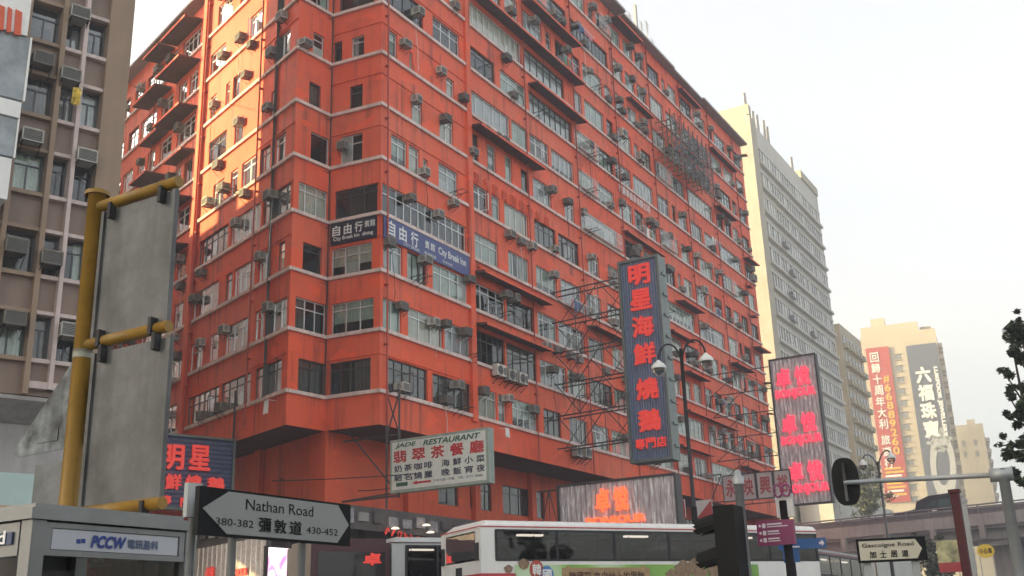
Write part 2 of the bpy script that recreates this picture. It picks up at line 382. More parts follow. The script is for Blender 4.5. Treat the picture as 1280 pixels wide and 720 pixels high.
# roof slab with a ragged dark overhang and parapet
ss = 0
while ss < LR:
    w = min(rnd.choice([5.5, 6.8, 8, 10.2]), LR - ss); ov = rnd.choice([.5, .9, 1.2, .7]); zz = ZT + rnd.choice([.0, .12, .3])
    rf.box(FR, ss, ss + w - .03, -1.5, ov, zz + .02, zz + .22); ss += w
rf.box(FL, 0, SF, -1, .6, ZT + .05, ZT + .25)
rf.box(FL, SF + .02, LL, -1, .7, ZL + .05, ZL + .2)
rf.build('roof', m_conc, red)
pp = MB(); pp.box(FL, SF + .02, LL - .5, -.2, .0, ZL + .21, ZL + 1.1); pp.build('parapet', m_cream, red)
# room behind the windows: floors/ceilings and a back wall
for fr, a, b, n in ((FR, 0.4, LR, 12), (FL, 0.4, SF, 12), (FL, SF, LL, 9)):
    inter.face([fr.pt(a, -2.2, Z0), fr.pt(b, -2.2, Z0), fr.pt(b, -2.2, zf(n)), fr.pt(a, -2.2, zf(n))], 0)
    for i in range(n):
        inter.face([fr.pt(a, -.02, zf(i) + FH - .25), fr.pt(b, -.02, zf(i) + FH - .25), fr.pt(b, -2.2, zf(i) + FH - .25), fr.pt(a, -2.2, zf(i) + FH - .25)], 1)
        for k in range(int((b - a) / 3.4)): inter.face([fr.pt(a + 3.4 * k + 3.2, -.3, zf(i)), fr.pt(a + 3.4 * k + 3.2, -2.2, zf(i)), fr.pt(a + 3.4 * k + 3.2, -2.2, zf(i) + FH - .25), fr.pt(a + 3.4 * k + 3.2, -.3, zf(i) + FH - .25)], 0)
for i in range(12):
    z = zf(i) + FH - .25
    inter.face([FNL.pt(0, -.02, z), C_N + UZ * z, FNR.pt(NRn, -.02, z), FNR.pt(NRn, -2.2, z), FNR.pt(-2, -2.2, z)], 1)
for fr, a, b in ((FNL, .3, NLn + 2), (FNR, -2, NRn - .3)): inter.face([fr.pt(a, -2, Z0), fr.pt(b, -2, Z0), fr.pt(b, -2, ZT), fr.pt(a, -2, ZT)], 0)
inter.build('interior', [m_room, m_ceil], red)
# pale ledges: one per storey round the whole front
def band_at(i, w=.13, h=.17, name='ledge', mat=m_band):
    b = MB(); z = zf(i) - .1
    b.box(FR, -.13, LR, 0, w, z, z + h)
    if i < 9: b.box(FL, -.13, LL, 0, w, z, z + h)
    elif i <= 12: b.box(FL, -.13, SF, 0, w, z, z + h)
    b.box(FNL, 0.0, NLn - w - .002, 0.002, w, z + .004, z + h - .004); b.box(FNR, .002, NRn, .002, w, z + .002, z + h - .002)
    return b.build(name, mat, red)
for i in range(12): band_at(i)
# thin drip mouldings over window heads and the pilasters and pipes
dm = MB()
for i in range(12):
    if i in (1, 3): continue
    z = zf(i) + 1.72
    dm = MB(); dm.box(FR, 0.0, 7.6, 0.001, .05, z, z + .05); dm.box(FNR, 0.05, NRn, 0.001, .05, z, z + .05)
    if i % 2 == 0: dm.box(FL, 0, 4, 0.001, .05, z, z + .05)
    dm.build('drip_moulding', m_red, red)
pl = MB(); pl.box(FR, 7.6, 8.05, 0.002, .16, Z0 - .3, ZT); pl.build('pilaster', m_red, red)
pl = MB(); pl.box(FL, 10.95, 11.35, 0.002, .25, Z0 - .3, ZT); pl.build('pilaster', m_red, red)
for fr, s in [(FR, x) for x in PIL[1:]] + [(FR, .35), (FL, 3.75), (FL, 10.8), (FL, 11.5), (FL, 18.5)]:
    p = MB(); zt = ZT if s < 12 or fr is FR else ZL
    p.tube([fr.pt(s, .15, FB if fr is FR else Z0 - 1), fr.pt(s, .15, zt)], .045, 6)
    for k in range(12 if zt == ZT else 9): p.box(fr, s - .08, s + .08, .0, .2, zf(k) + 2.2, zf(k) + 2.26)
    p.build('drainpipe', m_pipe, red)

# canopies over window groups
CAN = []
def canopy(fr, s0, s1, z, out=.85, th=.12): 
    b = MB(); b.hexa([fr.pt(s0, 0.001, z), fr.pt(s1, 0.001, z), fr.pt(s1, out, z - .1), fr.pt(s0, out, z - .1), fr.pt(s0, 0.001, z + th), fr.pt(s1, 0.001, z + th), fr.pt(s1, out, z + th - .1), fr.pt(s0, out, z + th - .1)], 0)
    b.box(fr, s0, s1, out + .002, out + .04, z - .12, z + th - .11, 1)
    b.build('canopy', [m_canopy, m_red], red)
for i, x0, x1 in [(8, 587, 719), (7, 660, 722), (5, 587, 669), (2, 591, 678), (1, 593, 677), (4, 773, 818), (2, 734, 788), (9, 652, 715), (3, 668, 726)]:
    z = zf(i) + 2.05
    if i == 3: continue
    canopy(FR, FR.s_at(x0, z), FR.s_at(x1, z), z, .78)
for i in range(12):
    for a, b in zip(PIL[2:], PIL[3:] + [LR]):
        if i < 8 and a < 22: continue
        if rnd.random() < .30: canopy(FR, a + rnd.choice([.1, .1, 2.5]), b - rnd.choice([.1, .1, 2.2]), zf(i) + 1.85 + rnd.random() * .2, rnd.choice([.5, .65, .85]))
for i in range(9):
    for a, b in ((11.9, 16), (16, 20.5), (20.5, 26)):
        if (i in (4, 5, 6, 7, 8) and rnd.random() < .75) or rnd.random() < .2: canopy(FL, a + .2, b - rnd.random() * 2, zf(i) + 1.8 + rnd.random() * .2, rnd.choice([.8, 1.1, 1.3]))
canopy(FL, 6.3, 9.6, zf(8) + 1.85, 1.1); canopy(FL, 1.2, 5, zf(8) + 2.0, .9)

# ------------------------------------------------------------------ windows of the red building
def win_area(w):
    P = w['fr'].pt((w['s0'] + w['s1']) / 2, 0, w['z0']); x, y = proj(P)
    if not (-10 < x < 1290 and -40 < y < 730): return 0
    x0, _ = proj(w['fr'].pt(w['s0'], 0, w['z0'])); x1, _ = proj(w['fr'].pt(w['s1'], 0, w['z0']))
    _, y1 = proj(w['fr'].pt(w['s0'], 0, w['z0'] + w['h']))
    return abs(x1 - x0) * abs(y - y1)
def window(w, fm, gm, cm):
    fr, s0, s1, z0, h = w['fr'], w['s0'], w['s1'], w['z0'], w['h']; z1 = z0 + h; dk = w['dark']
    mi = 1 if (dk or rnd.random() < .12) else 0
    o0, o1 = -.15, -.09; t = .05
    fm.box(fr, s0 + .01, s1 - .01, o0, o1, z0 + .005, z0 + t, mi); fm.box(fr, s0 + .01, s1 - .01, o0, o1, z1 - t, z1 - .005, mi)
    fm.box(fr, s0 + .01, s0 + t, o0, o1, z0 + t, z1 - t, mi); fm.box(fr, s1 - t, s1 - .01, o0, o1, z0 + t, z1 - t, mi)
    L = s1 - s0; n = max(1, round(L / rnd.choice([.62, .75, .9])))
    zt = z0 + h * rnd.choice([.68, .72, .75, 1.0])
    tr = zt < z1 - .1
    if tr: fm.box(fr, s0 + t, s1 - t, o0 + .003, o1 - .003, zt - .02, zt + .025, mi)
    for k in range(1, n):
        a = s0 + L * k / n
        fm.box(fr, a - .022, a + .022, o0 + .001, o1 + .004, z0 + t, z1 - t, mi)
    # an opened casement here and there
    if rnd.random() < .12 and n > 1 and L > 1:
        k = rnd.randrange(n); a = s0 + L * k / n + .04; q = rnd.uniform(.3, .5); zz = (zt if tr else z1) - .05
        pts = [(a, -.08), (a + .12, q)]
        for A, B in ((z0 + .06, z0 + .11), (zz - .05, zz)):
            fm.bar(fr.pt(a, -.08, A), fr.pt(a + .12, q, A), .04, mi)
        for pa in pts: fm.bar(fr.pt(pa[0], pa[1], z0 + .06), fr.pt(pa[0], pa[1], zz), .04, mi)
        gm.face([fr.pt(a, -.08, z0 + .1), fr.pt(a + .12, q, z0 + .1), fr.pt(a + .12, q, zz - .04), fr.pt(a, -.08, zz - .04)])
    for k in range(n): 
        a, b = s0 + L * k / n, s0 + L * (k + 1) / n
        j = rnd.uniform(-.008, .008)
        if rnd.random() < .05: fm.box(fr, a + .03, b - .03, -.135, -.125, z0 + .03, z0 + h * rnd.choice([.45, .96]), mi)
        gm.face([fr.pt(a + .03, -.12 + j, z0 + .03), fr.pt(b - .03, -.12 - j, z0 + .03), fr.pt(b - .03, -.12 - j + rnd.uniform(-.004, .004), z1 - .03), fr.pt(a + .03, -.12 + j, z1 - .03)])
    # pleated curtain behind the glass
    if rnd.random() < (.45 if dk else .9):
        c = 3 if dk else rnd.choice([0, 0, 1, 1, 1, 2, 2, 3]); full = rnd.random() < (.85 if fr is FR else .62)
        spans = [(s0 + .02, s1 - .02)] if full else rnd.choice([[(s0 + .02, s0 + L * .4)], [(s1 - L * .45, s1 - .02)], [(s0 + .02, s0 + L * .25), (s1 - L * .3, s1 - .02)]])
        zb = z0 + .02 if rnd.random() < .8 else z0 + h * .35
        for a, b in spans:
            m_ = max(3, min(40, int((b - a) / .07))); prev = None
            for q in range(m_ + 1):
                x = a + (b - a) * q / m_; oo = -.21 + (.035 if q % 2 else -.035) + rnd.uniform(-.012, .012)
                if prev: cm.face([fr.pt(prev[0], prev[1], zb), fr.pt(x, oo, zb), fr.pt(x, oo, z1), fr.pt(prev[0], prev[1], z1)], c)
                prev = (x, oo)
WINS.sort(key=win_area, reverse=True)
for w in WINS[:96]:
    fm, gm, cm = MB(), MB(), MB(); window(w, fm, gm, cm)
    f = fm.build('window', [m_alu, m_brz], red); gm.build('pane', m_glass, f); cm.build('curtain', CUR, f)
fm, gm, cm = MB(), MB(), MB()
for w in WINS[96:]:
    if win_area(w) > 0 or rnd.random() < .7: window(w, fm, gm, cm)
f = fm.build('window', [m_alu, m_brz], red, kind='stuff'); gm.build('pane', m_glass, f, kind='stuff'); cm.build('curtain', CUR, f, kind='stuff')

# ------------------------------------------------------------------ recessed podium under the fascia
PV = atD(407, 560, 49.5); PV = V((PV.x, PV.y, 0))
PR = Fr(PV, UR, UN); PL = Fr(PV, UL, az(-130.11))
pw = MB(); WP = []
sv = WINS; WINS = []
PZ = 7.25
def pr_s(x, z): return PR.s_at(x, z)
facade(PR, 0, 60, {0: [(pr_s(548, 8.2), pr_s(573, 8.2), 1.4, D_), (pr_s(588, 8.2), pr_s(615, 8.2), 1.5, D_), (pr_s(629, 8.2), pr_s(681, 8.2), 1.6, D_), (24, 28, 1.6, D_), (28, 33, 1.6, D_), (38, 45, 1.6, D_)]}, 1, wall=pw, z0=8.0, fh=FB - 8.0)
facade(PL, 0, 27, {}, 1, wall=pw, z0=8.0, fh=FB - 8.0)
for w in WINS:
    fm, gm, cm = MB(), MB(), MB(); window(w, fm, gm, cm)
    f = fm.build('window', [m_alu, m_brz], red); gm.build('pane', m_glass, f); cm.build('curtain', CUR, f)
    pw.box(w['fr'], w['s0'] - .2, w['s1'] + .2, -1.4, -1.35, w['z0'] - .3, w['z0'] + w['h'] + .3, 1)
for fr, b in ((PR, 60), (PL, 27)):
    pw.face([fr.pt(0, 0, PZ), fr.pt(b, 0, PZ), fr.pt(b, 0, 8.0), fr.pt(0, 0, 8.0)])
    for k in range(1, 7): pw.box(fr, k * 6.2 - .25, k * 6.2 + .25, .002, .3, PZ, FB - .01)
pw.build('podium_wall', [m_redpodium, m_room], red)
cb = MB()
for fr, b in ((PR, 60), (PL, 27)):
    cb.box(fr, -.6, b, .0, .9, PZ - .25, PZ, 0)
    cb.box(fr, -.6, b, .9, 1.0, PZ - 1.0, PZ + .05, 1)
    for k in range(50):
        s = k * 1.1
        if s < b: cb.box(fr, s, s + .7, 1.001, 1.12, PZ - .8 + rnd.random() * .2, PZ - .35 + rnd.random() * .25, rnd.choice([2, 0, 1]))
cb.build('shop_canopy', [m_conc, M('canopy_fascia', (.10, .09, .088), .6, .4, 2), M('canopy_lamps', (.3, .3, .31), .4, .5, 5)], red)
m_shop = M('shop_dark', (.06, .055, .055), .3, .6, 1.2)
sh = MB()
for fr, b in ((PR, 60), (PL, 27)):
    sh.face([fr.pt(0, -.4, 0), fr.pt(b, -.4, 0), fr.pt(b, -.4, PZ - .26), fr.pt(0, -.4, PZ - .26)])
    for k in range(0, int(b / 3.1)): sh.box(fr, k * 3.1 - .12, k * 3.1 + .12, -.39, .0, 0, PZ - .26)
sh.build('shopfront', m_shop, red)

# ------------------------------------------------------------------ rooftop aerials
for k, (s, h) in enumerate([(30.5, 3.2), (33.2, 2.2), (34.5, 3.6), (35.6, 2.6), (36.8, 3.2), (37.8, 2.0), (31.8, 1.4)]):
    b = MB(); P = FR.pt(s, -.4, ZT + .3)
    b.tube([P, P + UZ * h], .035, 6)
    if k in (0, 2): b.box(Fr(P, UR, UN), -.15, .15, -.08, .1, ZT + .3 + h * .25, ZT + .3 + h)
    else:
        for q in range(4): b.bar(P + UZ * (h - .1 - q * .28) - UR * (.5 - q * .07), P + UZ * (h - .1 - q * .28) + UR * (.5 - q * .07), .03)
    tag(b.build('antenna', M('mast_grey', (.35, .34, .34), .5) if k == 0 else bpy.data.materials['mast_grey']), 'thin %s on the red block roof edge, %s from the corner' % ('panel antenna mast' if k in (0, 2) else 'branched aerial mast', ORD[sorted([30.5, 33.2, 34.5, 35.6, 36.8, 37.8, 31.8]).index(s) + 1]), 'antenna', 'aerials on the red block roof')


# ------------------------------------------------------------------ the hazy air of the street
hz = MB(); hf = Fr((0, 0, 0), (1, 0, 0), (0, 1, 0)); hz.box(hf, -250, 400, -150, 520, -1, 130)
hm_ = bpy.data.materials.new('haze'); hm_.use_nodes = True; ht = hm_.node_tree; ht.nodes.clear(); hv = ht.nodes.new('ShaderNodeVolumePrincipled'); hv.inputs['Color'].default_value = (.93, .91, .90, 1); hv.inputs['Density'].default_value = HAZE; hv.inputs['Anisotropy'].default_value = .3
ho = ht.nodes.new('ShaderNodeOutputMaterial'); ht.links.new(hv.outputs[0], ho.inputs['Volume'])
hz.build('haze', hm_, base=V((0, 0, 0)), kind='stuff')
# ------------------------------------------------------------------ air conditioners (every one a thing of its own)
def ac_parts(big):
    loc = Fr((0, 0, 0), (1, 0, 0), (0, 1, 0)); c, g_, k = MB(), MB(), MB()
    if not big:
        c.box(loc, -.31, .31, -.12, .50, 0, .43); c.box(loc, -.33, .33, .5, .53, -.015, .03); c.box(loc, -.33, .33, .5, .53, .40, .445)
        c.box(loc, -.33, -.29, .5, .53, .03, .40); c.box(loc, .29, .33, .5, .53, .03, .40)
        for q in range(7): g_.box(loc, -.29, .29, .502, .515, .045 + q * .05, .075 + q * .05)
        for sx in (-1, 1):
            for q in range(4): g_.box(loc, sx * .311, sx * .318, .14, .44, .1 + q * .07, .13 + q * .07)
        k.bar((-.28, .0, -.03), (-.28, .55, -.03), .03); k.bar((.28, 0, -.03), (.28, .55, -.03), .03)
        k.bar((-.28, .5, -.04), (-.28, 0.02, -.36), .025); k.bar((.28, .5, -.04), (.28, .02, -.36), .025); k.bar((-.3, .53, -.035), (.3, .53, -.035), .03)
    else:
        c.box(loc, -.43, .43, .12, .46, 0, .62); c.box(loc, -.40, .40, .14, .44, .621, .64)
        g_.lathe((.1, .462, .31), (0, 1, 0), [(0, .25), (.02, .25), (.02, .22), (.005, .21), (.005, .06), (.02, .06), (.02, 0.001)], 18)
        g_.box(loc, -.38, -.22, .461, .468, .1, .5)
        for sx in (-.3, .3): k.bar((sx, .02, -.03), (sx, .5, -.03), .04); k.bar((sx, .48, -.05), (sx, .02, -.4), .03)
    return c, g_, k
_acproto = {}
def ac_meshes(kind):
    if kind not in _acproto:
        big, old = kind
        mats = m_acold if old else m_acbody; c, g_, k = ac_parts(big); r = []
        for nm, mb, mt in (('case', c, mats), ('fan_grille' if big else 'louvre', g_, m_grill), ('bracket', k, m_dark)):
            o = mb.build(nm, mt, base=V((0, 0, 0))); r.append((nm, o.data)); ROOT.pop(o.name, None); bpy.data.objects.remove(o)
        # one joined mesh for the far ones
        j = MB()
        for mi, mb in enumerate((c, g_, k)):
            b = len(j.v); j.v += mb.v; j.f += [tuple(b + q for q in f) for f in mb.f]; j.m += [mi] * len(mb.f); j.sm += mb.sm
        o = j.build('air_conditioner', [mats, m_grill, m_dark], base=V((0, 0, 0))); dj = o.data; bpy.data.objects.remove(o)
        _acproto[kind] = (r, dj)
    return _acproto[kind]
ACS = []
def ac_at(fr, face, s, z, big=False, old=None, o=0.0):
    for (f2, _, s2, z2, *_r) in ACS:
        if f2 is fr and abs(s2 - s) < .7 and abs(z2 - z) < .5: return
    if not big and z > Z0:      # clear of the ledge
        fz = (z - Z0) % FH
        if fz > FH - .62: z -= fz - (FH - .62)
        if fz < .12: z += .12 - fz
    ACS.append((fr, face, s, z, big, rnd.random() < .35 if old is None else old, o))
pxR = [(524.6, 14.6), (509, 53), (553.7, 87.5), (581, 121), (522.5, 123), (558, 147), (644, 119), (634, 67), (609, 157), (622.5, 161), (632, 169.6), (593, 188), (533, 214), (568, 247), (515, 245.6), (551.7, 266.5), (558, 270), (490, 301.7), (534, 323.5), (590, 347.5), (639, 291), (653.7, 298.5), (634, 367), (645.4, 372.5), (506, 381), (545, 401.5), (558, 403.5), (583, 414), (505, 484), (561, 499), (573.5, 480.6), (606, 488), (637, 497), (738, 180), (767, 200), (784, 220), (691, 236), (711, 251), (731.7, 264), (779.6, 253), (695, 311), (740, 320), (644, 295), (666, 305), (695, 342), (767, 343), (796, 316), (740, 388), (685, 428.5), (697, 432.7), (715, 442), (726.5, 446), (760, 459), (784, 472), (692, 461), (725, 471), (671, 511)]
for x, y in pxR:
    s, z = FR.hit(x, y, .3); ac_at(FR, 'long', s, z - .2)
for x, y in [(624.6, 464), (639, 470), (652, 474), (722, 565), (733, 566)]:
    s, z = FR.hit(x, y, .3); ac_at(FR, 'long', s, z - .3, True, False)
pxL = [(298, 46), (312.5, 45), (277, 67.7), (305, 91.7), (264.6, 130), (337.5, 64.6), (331, 132), (296, 151), (270, 200), (278, 234), (258, 252), (304, 235), (335.4, 243.5), (291.7, 276.7), (321, 319), (250, 336), (223, 356), (239.6, 371.5), (331, 383), (276, 411), (248, 427.5), (216.7, 414), (273, 509), (248, 519), (350, 18)]
for x, y in pxL:
    s, z = FL.hit(x, y, .3); ac_at(FL, 'side', s, z - .2)
s, z = FNL.hit(383, 52, .3); ac_at(FNL, 'notch', s, z - .2)
s, z = FNR.hit(427, 181, .2); ac_at(FNR, 'notch', s, z - .2)
for w in sorted(sv, key=win_area, reverse=True):
    if len(ACS) > 268: break
    fr, a, b = w['fr'], w['s0'], w['s1']
    if fr is FR and not (w['row'] >= 8 or a > 24): continue
    if fr is FL and a < SF: continue
    if fr not in (FR, FL) or win_area(w) <= 0: continue
    if rnd.random() < .62:
        for q in range(rnd.choice([1, 1, 1, 2])):
            ac_at(fr, 'long' if fr is FR else 'side', rnd.uniform(a + .3, max(a + .31, b - .3)), w['z0'] + rnd.choice([.0, .05, .8, 1.0, 1.05]), rnd.random() < .08)
faces = {'long': 'long street face', 'side': 'narrower side face', 'notch': 'corner notch'}
byrow = {}
for a in ACS:
    i = int((a[3] + .2 - Z0) // FH); byrow.setdefault((a[1], i), []).append(a)
for (face, i), l in byrow.items():
    l.sort(key=lambda a: a[2])
    for q, (fr, _, s, z, big, old, o_) in enumerate(l):
        P = fr.pt(s, o_, z); meshes, dj = ac_meshes((big, old))
        nm = 'fan condenser' if big else ('grimy box air conditioner' if old else 'pale box air conditioner')
        lab = '%s on %s, %s from corner, %s window row up' % (nm, faces[face], ORD[q + 1], ORD[max(i, 0) + 1])
        x, y = proj(P); x2, _ = proj(P + CR_ * .7)
        rot = math.atan2(-fr.n.x, fr.n.y) + rnd.uniform(-.05, .05); til = rnd.uniform(-.05, .03); scl = (rnd.uniform(.68, 1.0), rnd.uniform(.6, .95), rnd.uniform(.72, .98)) if not big else (1, 1, 1)
        if abs(x2 - x) > 15.5:
            t = thing('air_conditioner', lab, 'air conditioner', P, 'air conditioners on the red block'); t.rotation_euler = (til, 0, rot); t.scale = scl
            for nm2, me in meshes:
                c = bpy.data.objects.new(nm2, me); COL.objects.link(c); c.parent = t
        else:
            t = bpy.data.objects.new('air_conditioner', dj); COL.objects.link(t); t.location = P; t.rotation_euler = (til, 0, rot); t.scale = scl
            tag(t, lab, 'air conditioner', 'air conditioners on the red block')
# drying rods sticking out under windows, and a window cage or two
for k in range(22):
    w = rnd.choice(sv[:130])
    if w['fr'] not in (FR, FL): continue
    b = MB(); fr = w['fr']; s = rnd.uniform(w['s0'], w['s1']); z = w['z0'] + rnd.choice([-.05, .1])
    for q in (0, .5): b.bar(fr.pt(s + q, .02, z), fr.pt(s + q, 1.0, z + .05), .03); b.bar(fr.pt(s + q, .05, z - .4), fr.pt(s + q, .6, z), .02)
    for q in (.5, .95): b.bar(fr.pt(s - .1, q, z + .03), fr.pt(s + .7, q, z + .05), .02)
    b.build('drying_rack', m_dark, red)
for w in [w for w in sv if w['fr'] is FR and w['s0'] > 12 and w['row'] > 0][3:90:9]:
    b = MB(); fr = w['fr']; a, c, z, h = w['s0'], w['s1'], w['z0'], w['h']
    n = int((c - a) / .13)
    for q in range(n + 1): b.bar(fr.pt(a + (c - a) * q / n, .35, z), fr.pt(a + (c - a) * q / n, .35, z + h * .75), .015)
    for zz in (z, z + h * .38, z + h * .75):
        b.bar(fr.pt(a, .35, zz), fr.pt(c, .35, zz), .025); b.bar(fr.pt(a, .0, zz), fr.pt(a, .35, zz), .025); b.bar(fr.pt(c, .0, zz), fr.pt(c, .35, zz), .025)
    b.box(fr, a, c, .02, .34, z - .02, z, 0)
    b.build('window_cage', m_alu, red)

# cloths drying
m_cloth = M('white_cloth', (.8, .79, .76), .9, .08, 4)
def cloth(fr, x, y, w, h, label, mt, o=.5):
    s, z = fr.hit(x, y, o); b = MB(); n = 8; prev = None
    for q in range(n + 1):
        a = s - w / 2 + w * q / n; oo = o + .05 * math.sin(q * 1.9); zb = z - h + .04 * math.sin(q * 2.3)
        if prev: b.face([fr.pt(prev[0], o, z), fr.pt(a, o, z), fr.pt(a + .03, oo, zb), fr.pt(prev[0] + .03, prev[1], prev[2])])
        prev = (a, oo, zb)
    b.bar(fr.pt(s, o, z + .02), fr.pt(s, .02, z + .02), .02)
    tag(b.build('hanging_cloth', mt), label, 'cloth')
cloth(FL, 333, 500, .45, .62, 'white cloth hung out to dry below the lowest side windows', m_cloth)
cloth(FR, 634, 535, .4, .5, 'small white rag hung under the long face lowest windows', m_cloth)

# drain hoses down the wall under some air conditioners, laundry on poles
for a in [x for x in ACS if x[0] is FR and not x[4]][:60:4] + [x for x in ACS if x[0] is FL][:24:4]:
    fr, s, z = a[0], a[2] + rnd.uniform(-.2, .2), a[3]; L = rnd.uniform(1.2, 3.4); b = MB()
    b.tube([fr.pt(s, .2, z), fr.pt(s + .05, .08, z - .12)] + [fr.pt(s + rnd.uniform(-.08, .1) + q * .04, .17, z - .25 - L * q / 5) for q in range(6)], .014, 5); b.build('drain_hose', rnd.choice([m_dark, m_alu]), red)
CL = [m_cloth, M('cloth_blue', (.10, .15, .30), .9), M('cloth_pink', (.55, .22, .25), .9), M('cloth_grey', (.25, .25, .26), .9), M('cloth_green', (.12, .25, .18), .9)]
_used = set()
for w in [w for w in sv if w['fr'] is FR and 13 < w['s0'] < 50 and 0 < w['row'] < 11][2:140:15]:
    fr = w['fr']; bay = int(w['s0'] // 6.8); key = (w['row'], bay)
    if key in _used: continue
    _used.add(key); L = min(2.6, w['s1'] - w['s0'] + .4); s = w['s0']; z = w['z0'] + rnd.choice([.1, .9]); t = thing('hanging_laundry', 'laundry on a pole outside long street face, %s window row up, %s bay from corner' % (ORD[w['row'] + 1], ORD[bay + 1]), 'laundry', fr.pt(s, 0, z))
    b = MB(); b.bar(fr.pt(s, .6, z), fr.pt(s + L, .6, z), .03); b.bar(fr.pt(s + .1, .02, z), fr.pt(s + .1, .62, z), .025); b.bar(fr.pt(s + L - .1, .02, z), fr.pt(s + L - .1, .62, z), .025); b.build('pole', m_alu, t)
    x = s + .15
    while x < s + L - .5:
        b = MB(); wd_ = rnd.uniform(.3, .5); h_ = rnd.uniform(.4, .8); n = 5; prev = None
        for q in range(n + 1):
            p = (x + wd_ * q / n, .6 + .04 * math.sin(q * 2.1 + x), z - h_ + .03 * math.sin(q * 1.7))
            if prev: b.face([fr.pt(prev[0], .6, z), fr.pt(p[0], .6, z), fr.pt(p[0], p[1], p[2]), fr.pt(prev[0], prev[1], prev[2])])
            prev = p
        b.build('cloth', rnd.choice(CL), t); x += wd_ + rnd.uniform(.05, .2)
# bamboo scaffold with netting high on the long face
scf = thing('bamboo_scaffold', 'netted bamboo scaffold hanging high on the far half of long face', 'scaffold', FR.pt(46, 1, 38))
sx0, sx1, sz0, sz1 = FR.hit(835, 175, 1)[0], FR.hit(884, 200, 1)[0], FR.hit(860, 222, 1)[1], FR.hit(850, 160, 1)[1]
b = MB(); q = sx0
while q < sx1:
    b.tube([FR.pt(q, 1.3, sz0 - .4), FR.pt(q + .1, 1.3, sz1 + .5)], .05, 6); b.tube([FR.pt(q, .6, sz0), FR.pt(q, .6, sz1)], .05, 6)
    b.bar(FR.pt(q, 0, sz0 + .5), FR.pt(q, 1.3, sz0 + .5), .06); b.bar(FR.pt(q, 0, sz1 - .5), FR.pt(q, 1.3, sz1 - .5), .06); q += 1.0
q = sz0
while q < sz1: b.tube([FR.pt(sx0 - .4, 1.25, q), FR.pt(sx1 + .4, 1.25, q + .1)], .045, 6); q += .9
b.build('poles', M('bamboo', (.22, .17, .11), .7, .3, 3), scf)
def NET(name, col, cov=.5, sc_=60):
    mt, t, b_ = nodes(name); N = t.nodes; L = t.links
    tc = N.new('ShaderNodeTexCoord'); n = N.new('ShaderNodeTexNoise'); n.inputs['Scale'].default_value = sc_; n.inputs['Detail'].default_value = 3; L.new(tc.outputs['Object'], n.inputs['Vector'])
    r = N.new('ShaderNodeMapRange'); r.inputs['From Min'].default_value = .6 - cov * .3; r.inputs['From Max'].default_value = .65 - cov * .3; L.new(n.outputs['Fac'], r.inputs['Value'])
    L.new(r.outputs[0], b_.inputs['Alpha']); b_.inputs['Base Color'].default_value = (*col, 1); b_.inputs['Roughness'].default_value = .8; return mt
b = MB(); nx = 14; nz = 8
P = [[FR.pt(sx0 + (sx1 - sx0) * i / nx, 1.4 + rnd.uniform(-.12, .18), sz0 + (sz1 - sz0) * j / nz) for j in range(nz + 1)] for i in range(nx + 1)]
for i in range(nx):
    for j in range(nz): b.face([P[i][j], P[i + 1][j], P[i + 1][j + 1], P[i][j + 1]])
b.build('netting', NET('scaffold_net', (.10, .095, .10), .42, 5), scf)

# ------------------------------------------------------------------ brown block on the near side of the side street
BP = V((-13.23467274, 33.47899995, 0)); FB_ = Fr(BP, az(50.5 + 180), az(140.5))
TOPU = 44.0; brn = thing('brown_apartment_block', 'brown tiled apartment block with pale grid trim behind the yellow sign gantry', 'building', BP)
SB = (.80, 1.50, 1.63, 2.2, 2.36, 3.35)     # window | mullion | window | mullion | wide window
lint_z = [10.15 + 2.72 * k for k in range(6)]       # sills
bw, bt, bi = MB(), MB(), MB()
bw2 = MB()
BZ = 9.0; TOPB = 26.0; WB = 6.4
bw2.box(FB_, 0, .8, -.5, .12, BZ, TOPB)
cols = [(SB[0], SB[1]), (SB[2], SB[3]), (SB[4], SB[5]), (3.5, 4.4), (4.55, 6.3)]
for ci, (a, c) in enumerate(cols):
    for k, zs in enumerate(lint_z):
        zt = zs + 1.42; nz_ = lint_z[k + 1] if k < 5 else TOPB; rec = -.14
        bw = MB(); bw.face([FB_.pt(a - .07, rec, zt), FB_.pt(c + .07, rec, zt), FB_.pt(c + .07, rec, nz_), FB_.pt(a - .07, rec, nz_)])
        for z in (zt, nz_): bw.face([FB_.pt(a - .07, rec, z), FB_.pt(c + .07, rec, z), FB_.pt(c + .07, rec - .32, z), FB_.pt(a - .07, rec - .32, z)])
        bw.build('spandrel_panel', m_brown, brn)
        tm = bt if ci < 2 else bw2
        tm.box(FB_, a, c, rec - .03, .06, zs - .13, zs); tm.box(FB_, a, c, rec - .03, .04, zt, zt + .12)
    bw = MB(); bw.face([FB_.pt(a - .07, -.14, BZ), FB_.pt(c + .07, -.14, BZ), FB_.pt(c + .07, -.14, lint_z[0]), FB_.pt(a - .07, -.14, lint_z[0])]); bw.face([FB_.pt(a - .07, -.14, lint_z[0]), FB_.pt(c + .07, -.14, lint_z[0]), FB_.pt(c + .07, -.46, lint_z[0]), FB_.pt(a - .07, -.46, lint_z[0])])
    bw.build('spandrel_panel', m_brown, brn); bw = MB()
bt.box(FB_, SB[1], SB[2], -.4, .14, BZ + .2, TOPB)
bw2.box(FB_, SB[3], SB[4], -.4, .14, BZ, TOPB); bw2.box(FB_, SB[5], 3.5, -.4, .12, BZ, TOPB); bw2.box(FB_, 4.4, 4.55, -.4, .12, BZ, TOPB); bw2.box(FB_, 6.3, 6.6, -.4, .12, BZ, TOPB)
bt.box(FB_, .801, SB[3], -.2, .1, BZ + .2, BZ + .42)
bd = UL * 21.8
c0, c1 = FB_.pt(0, -.1, 0), FB_.pt(6.6, -.1, 0)
def quad_wall(mb, p, q, z0, z1, mi=0): mb.face([p + UZ * z0, q + UZ * z0, q + UZ * z1, p + UZ * z1], mi)
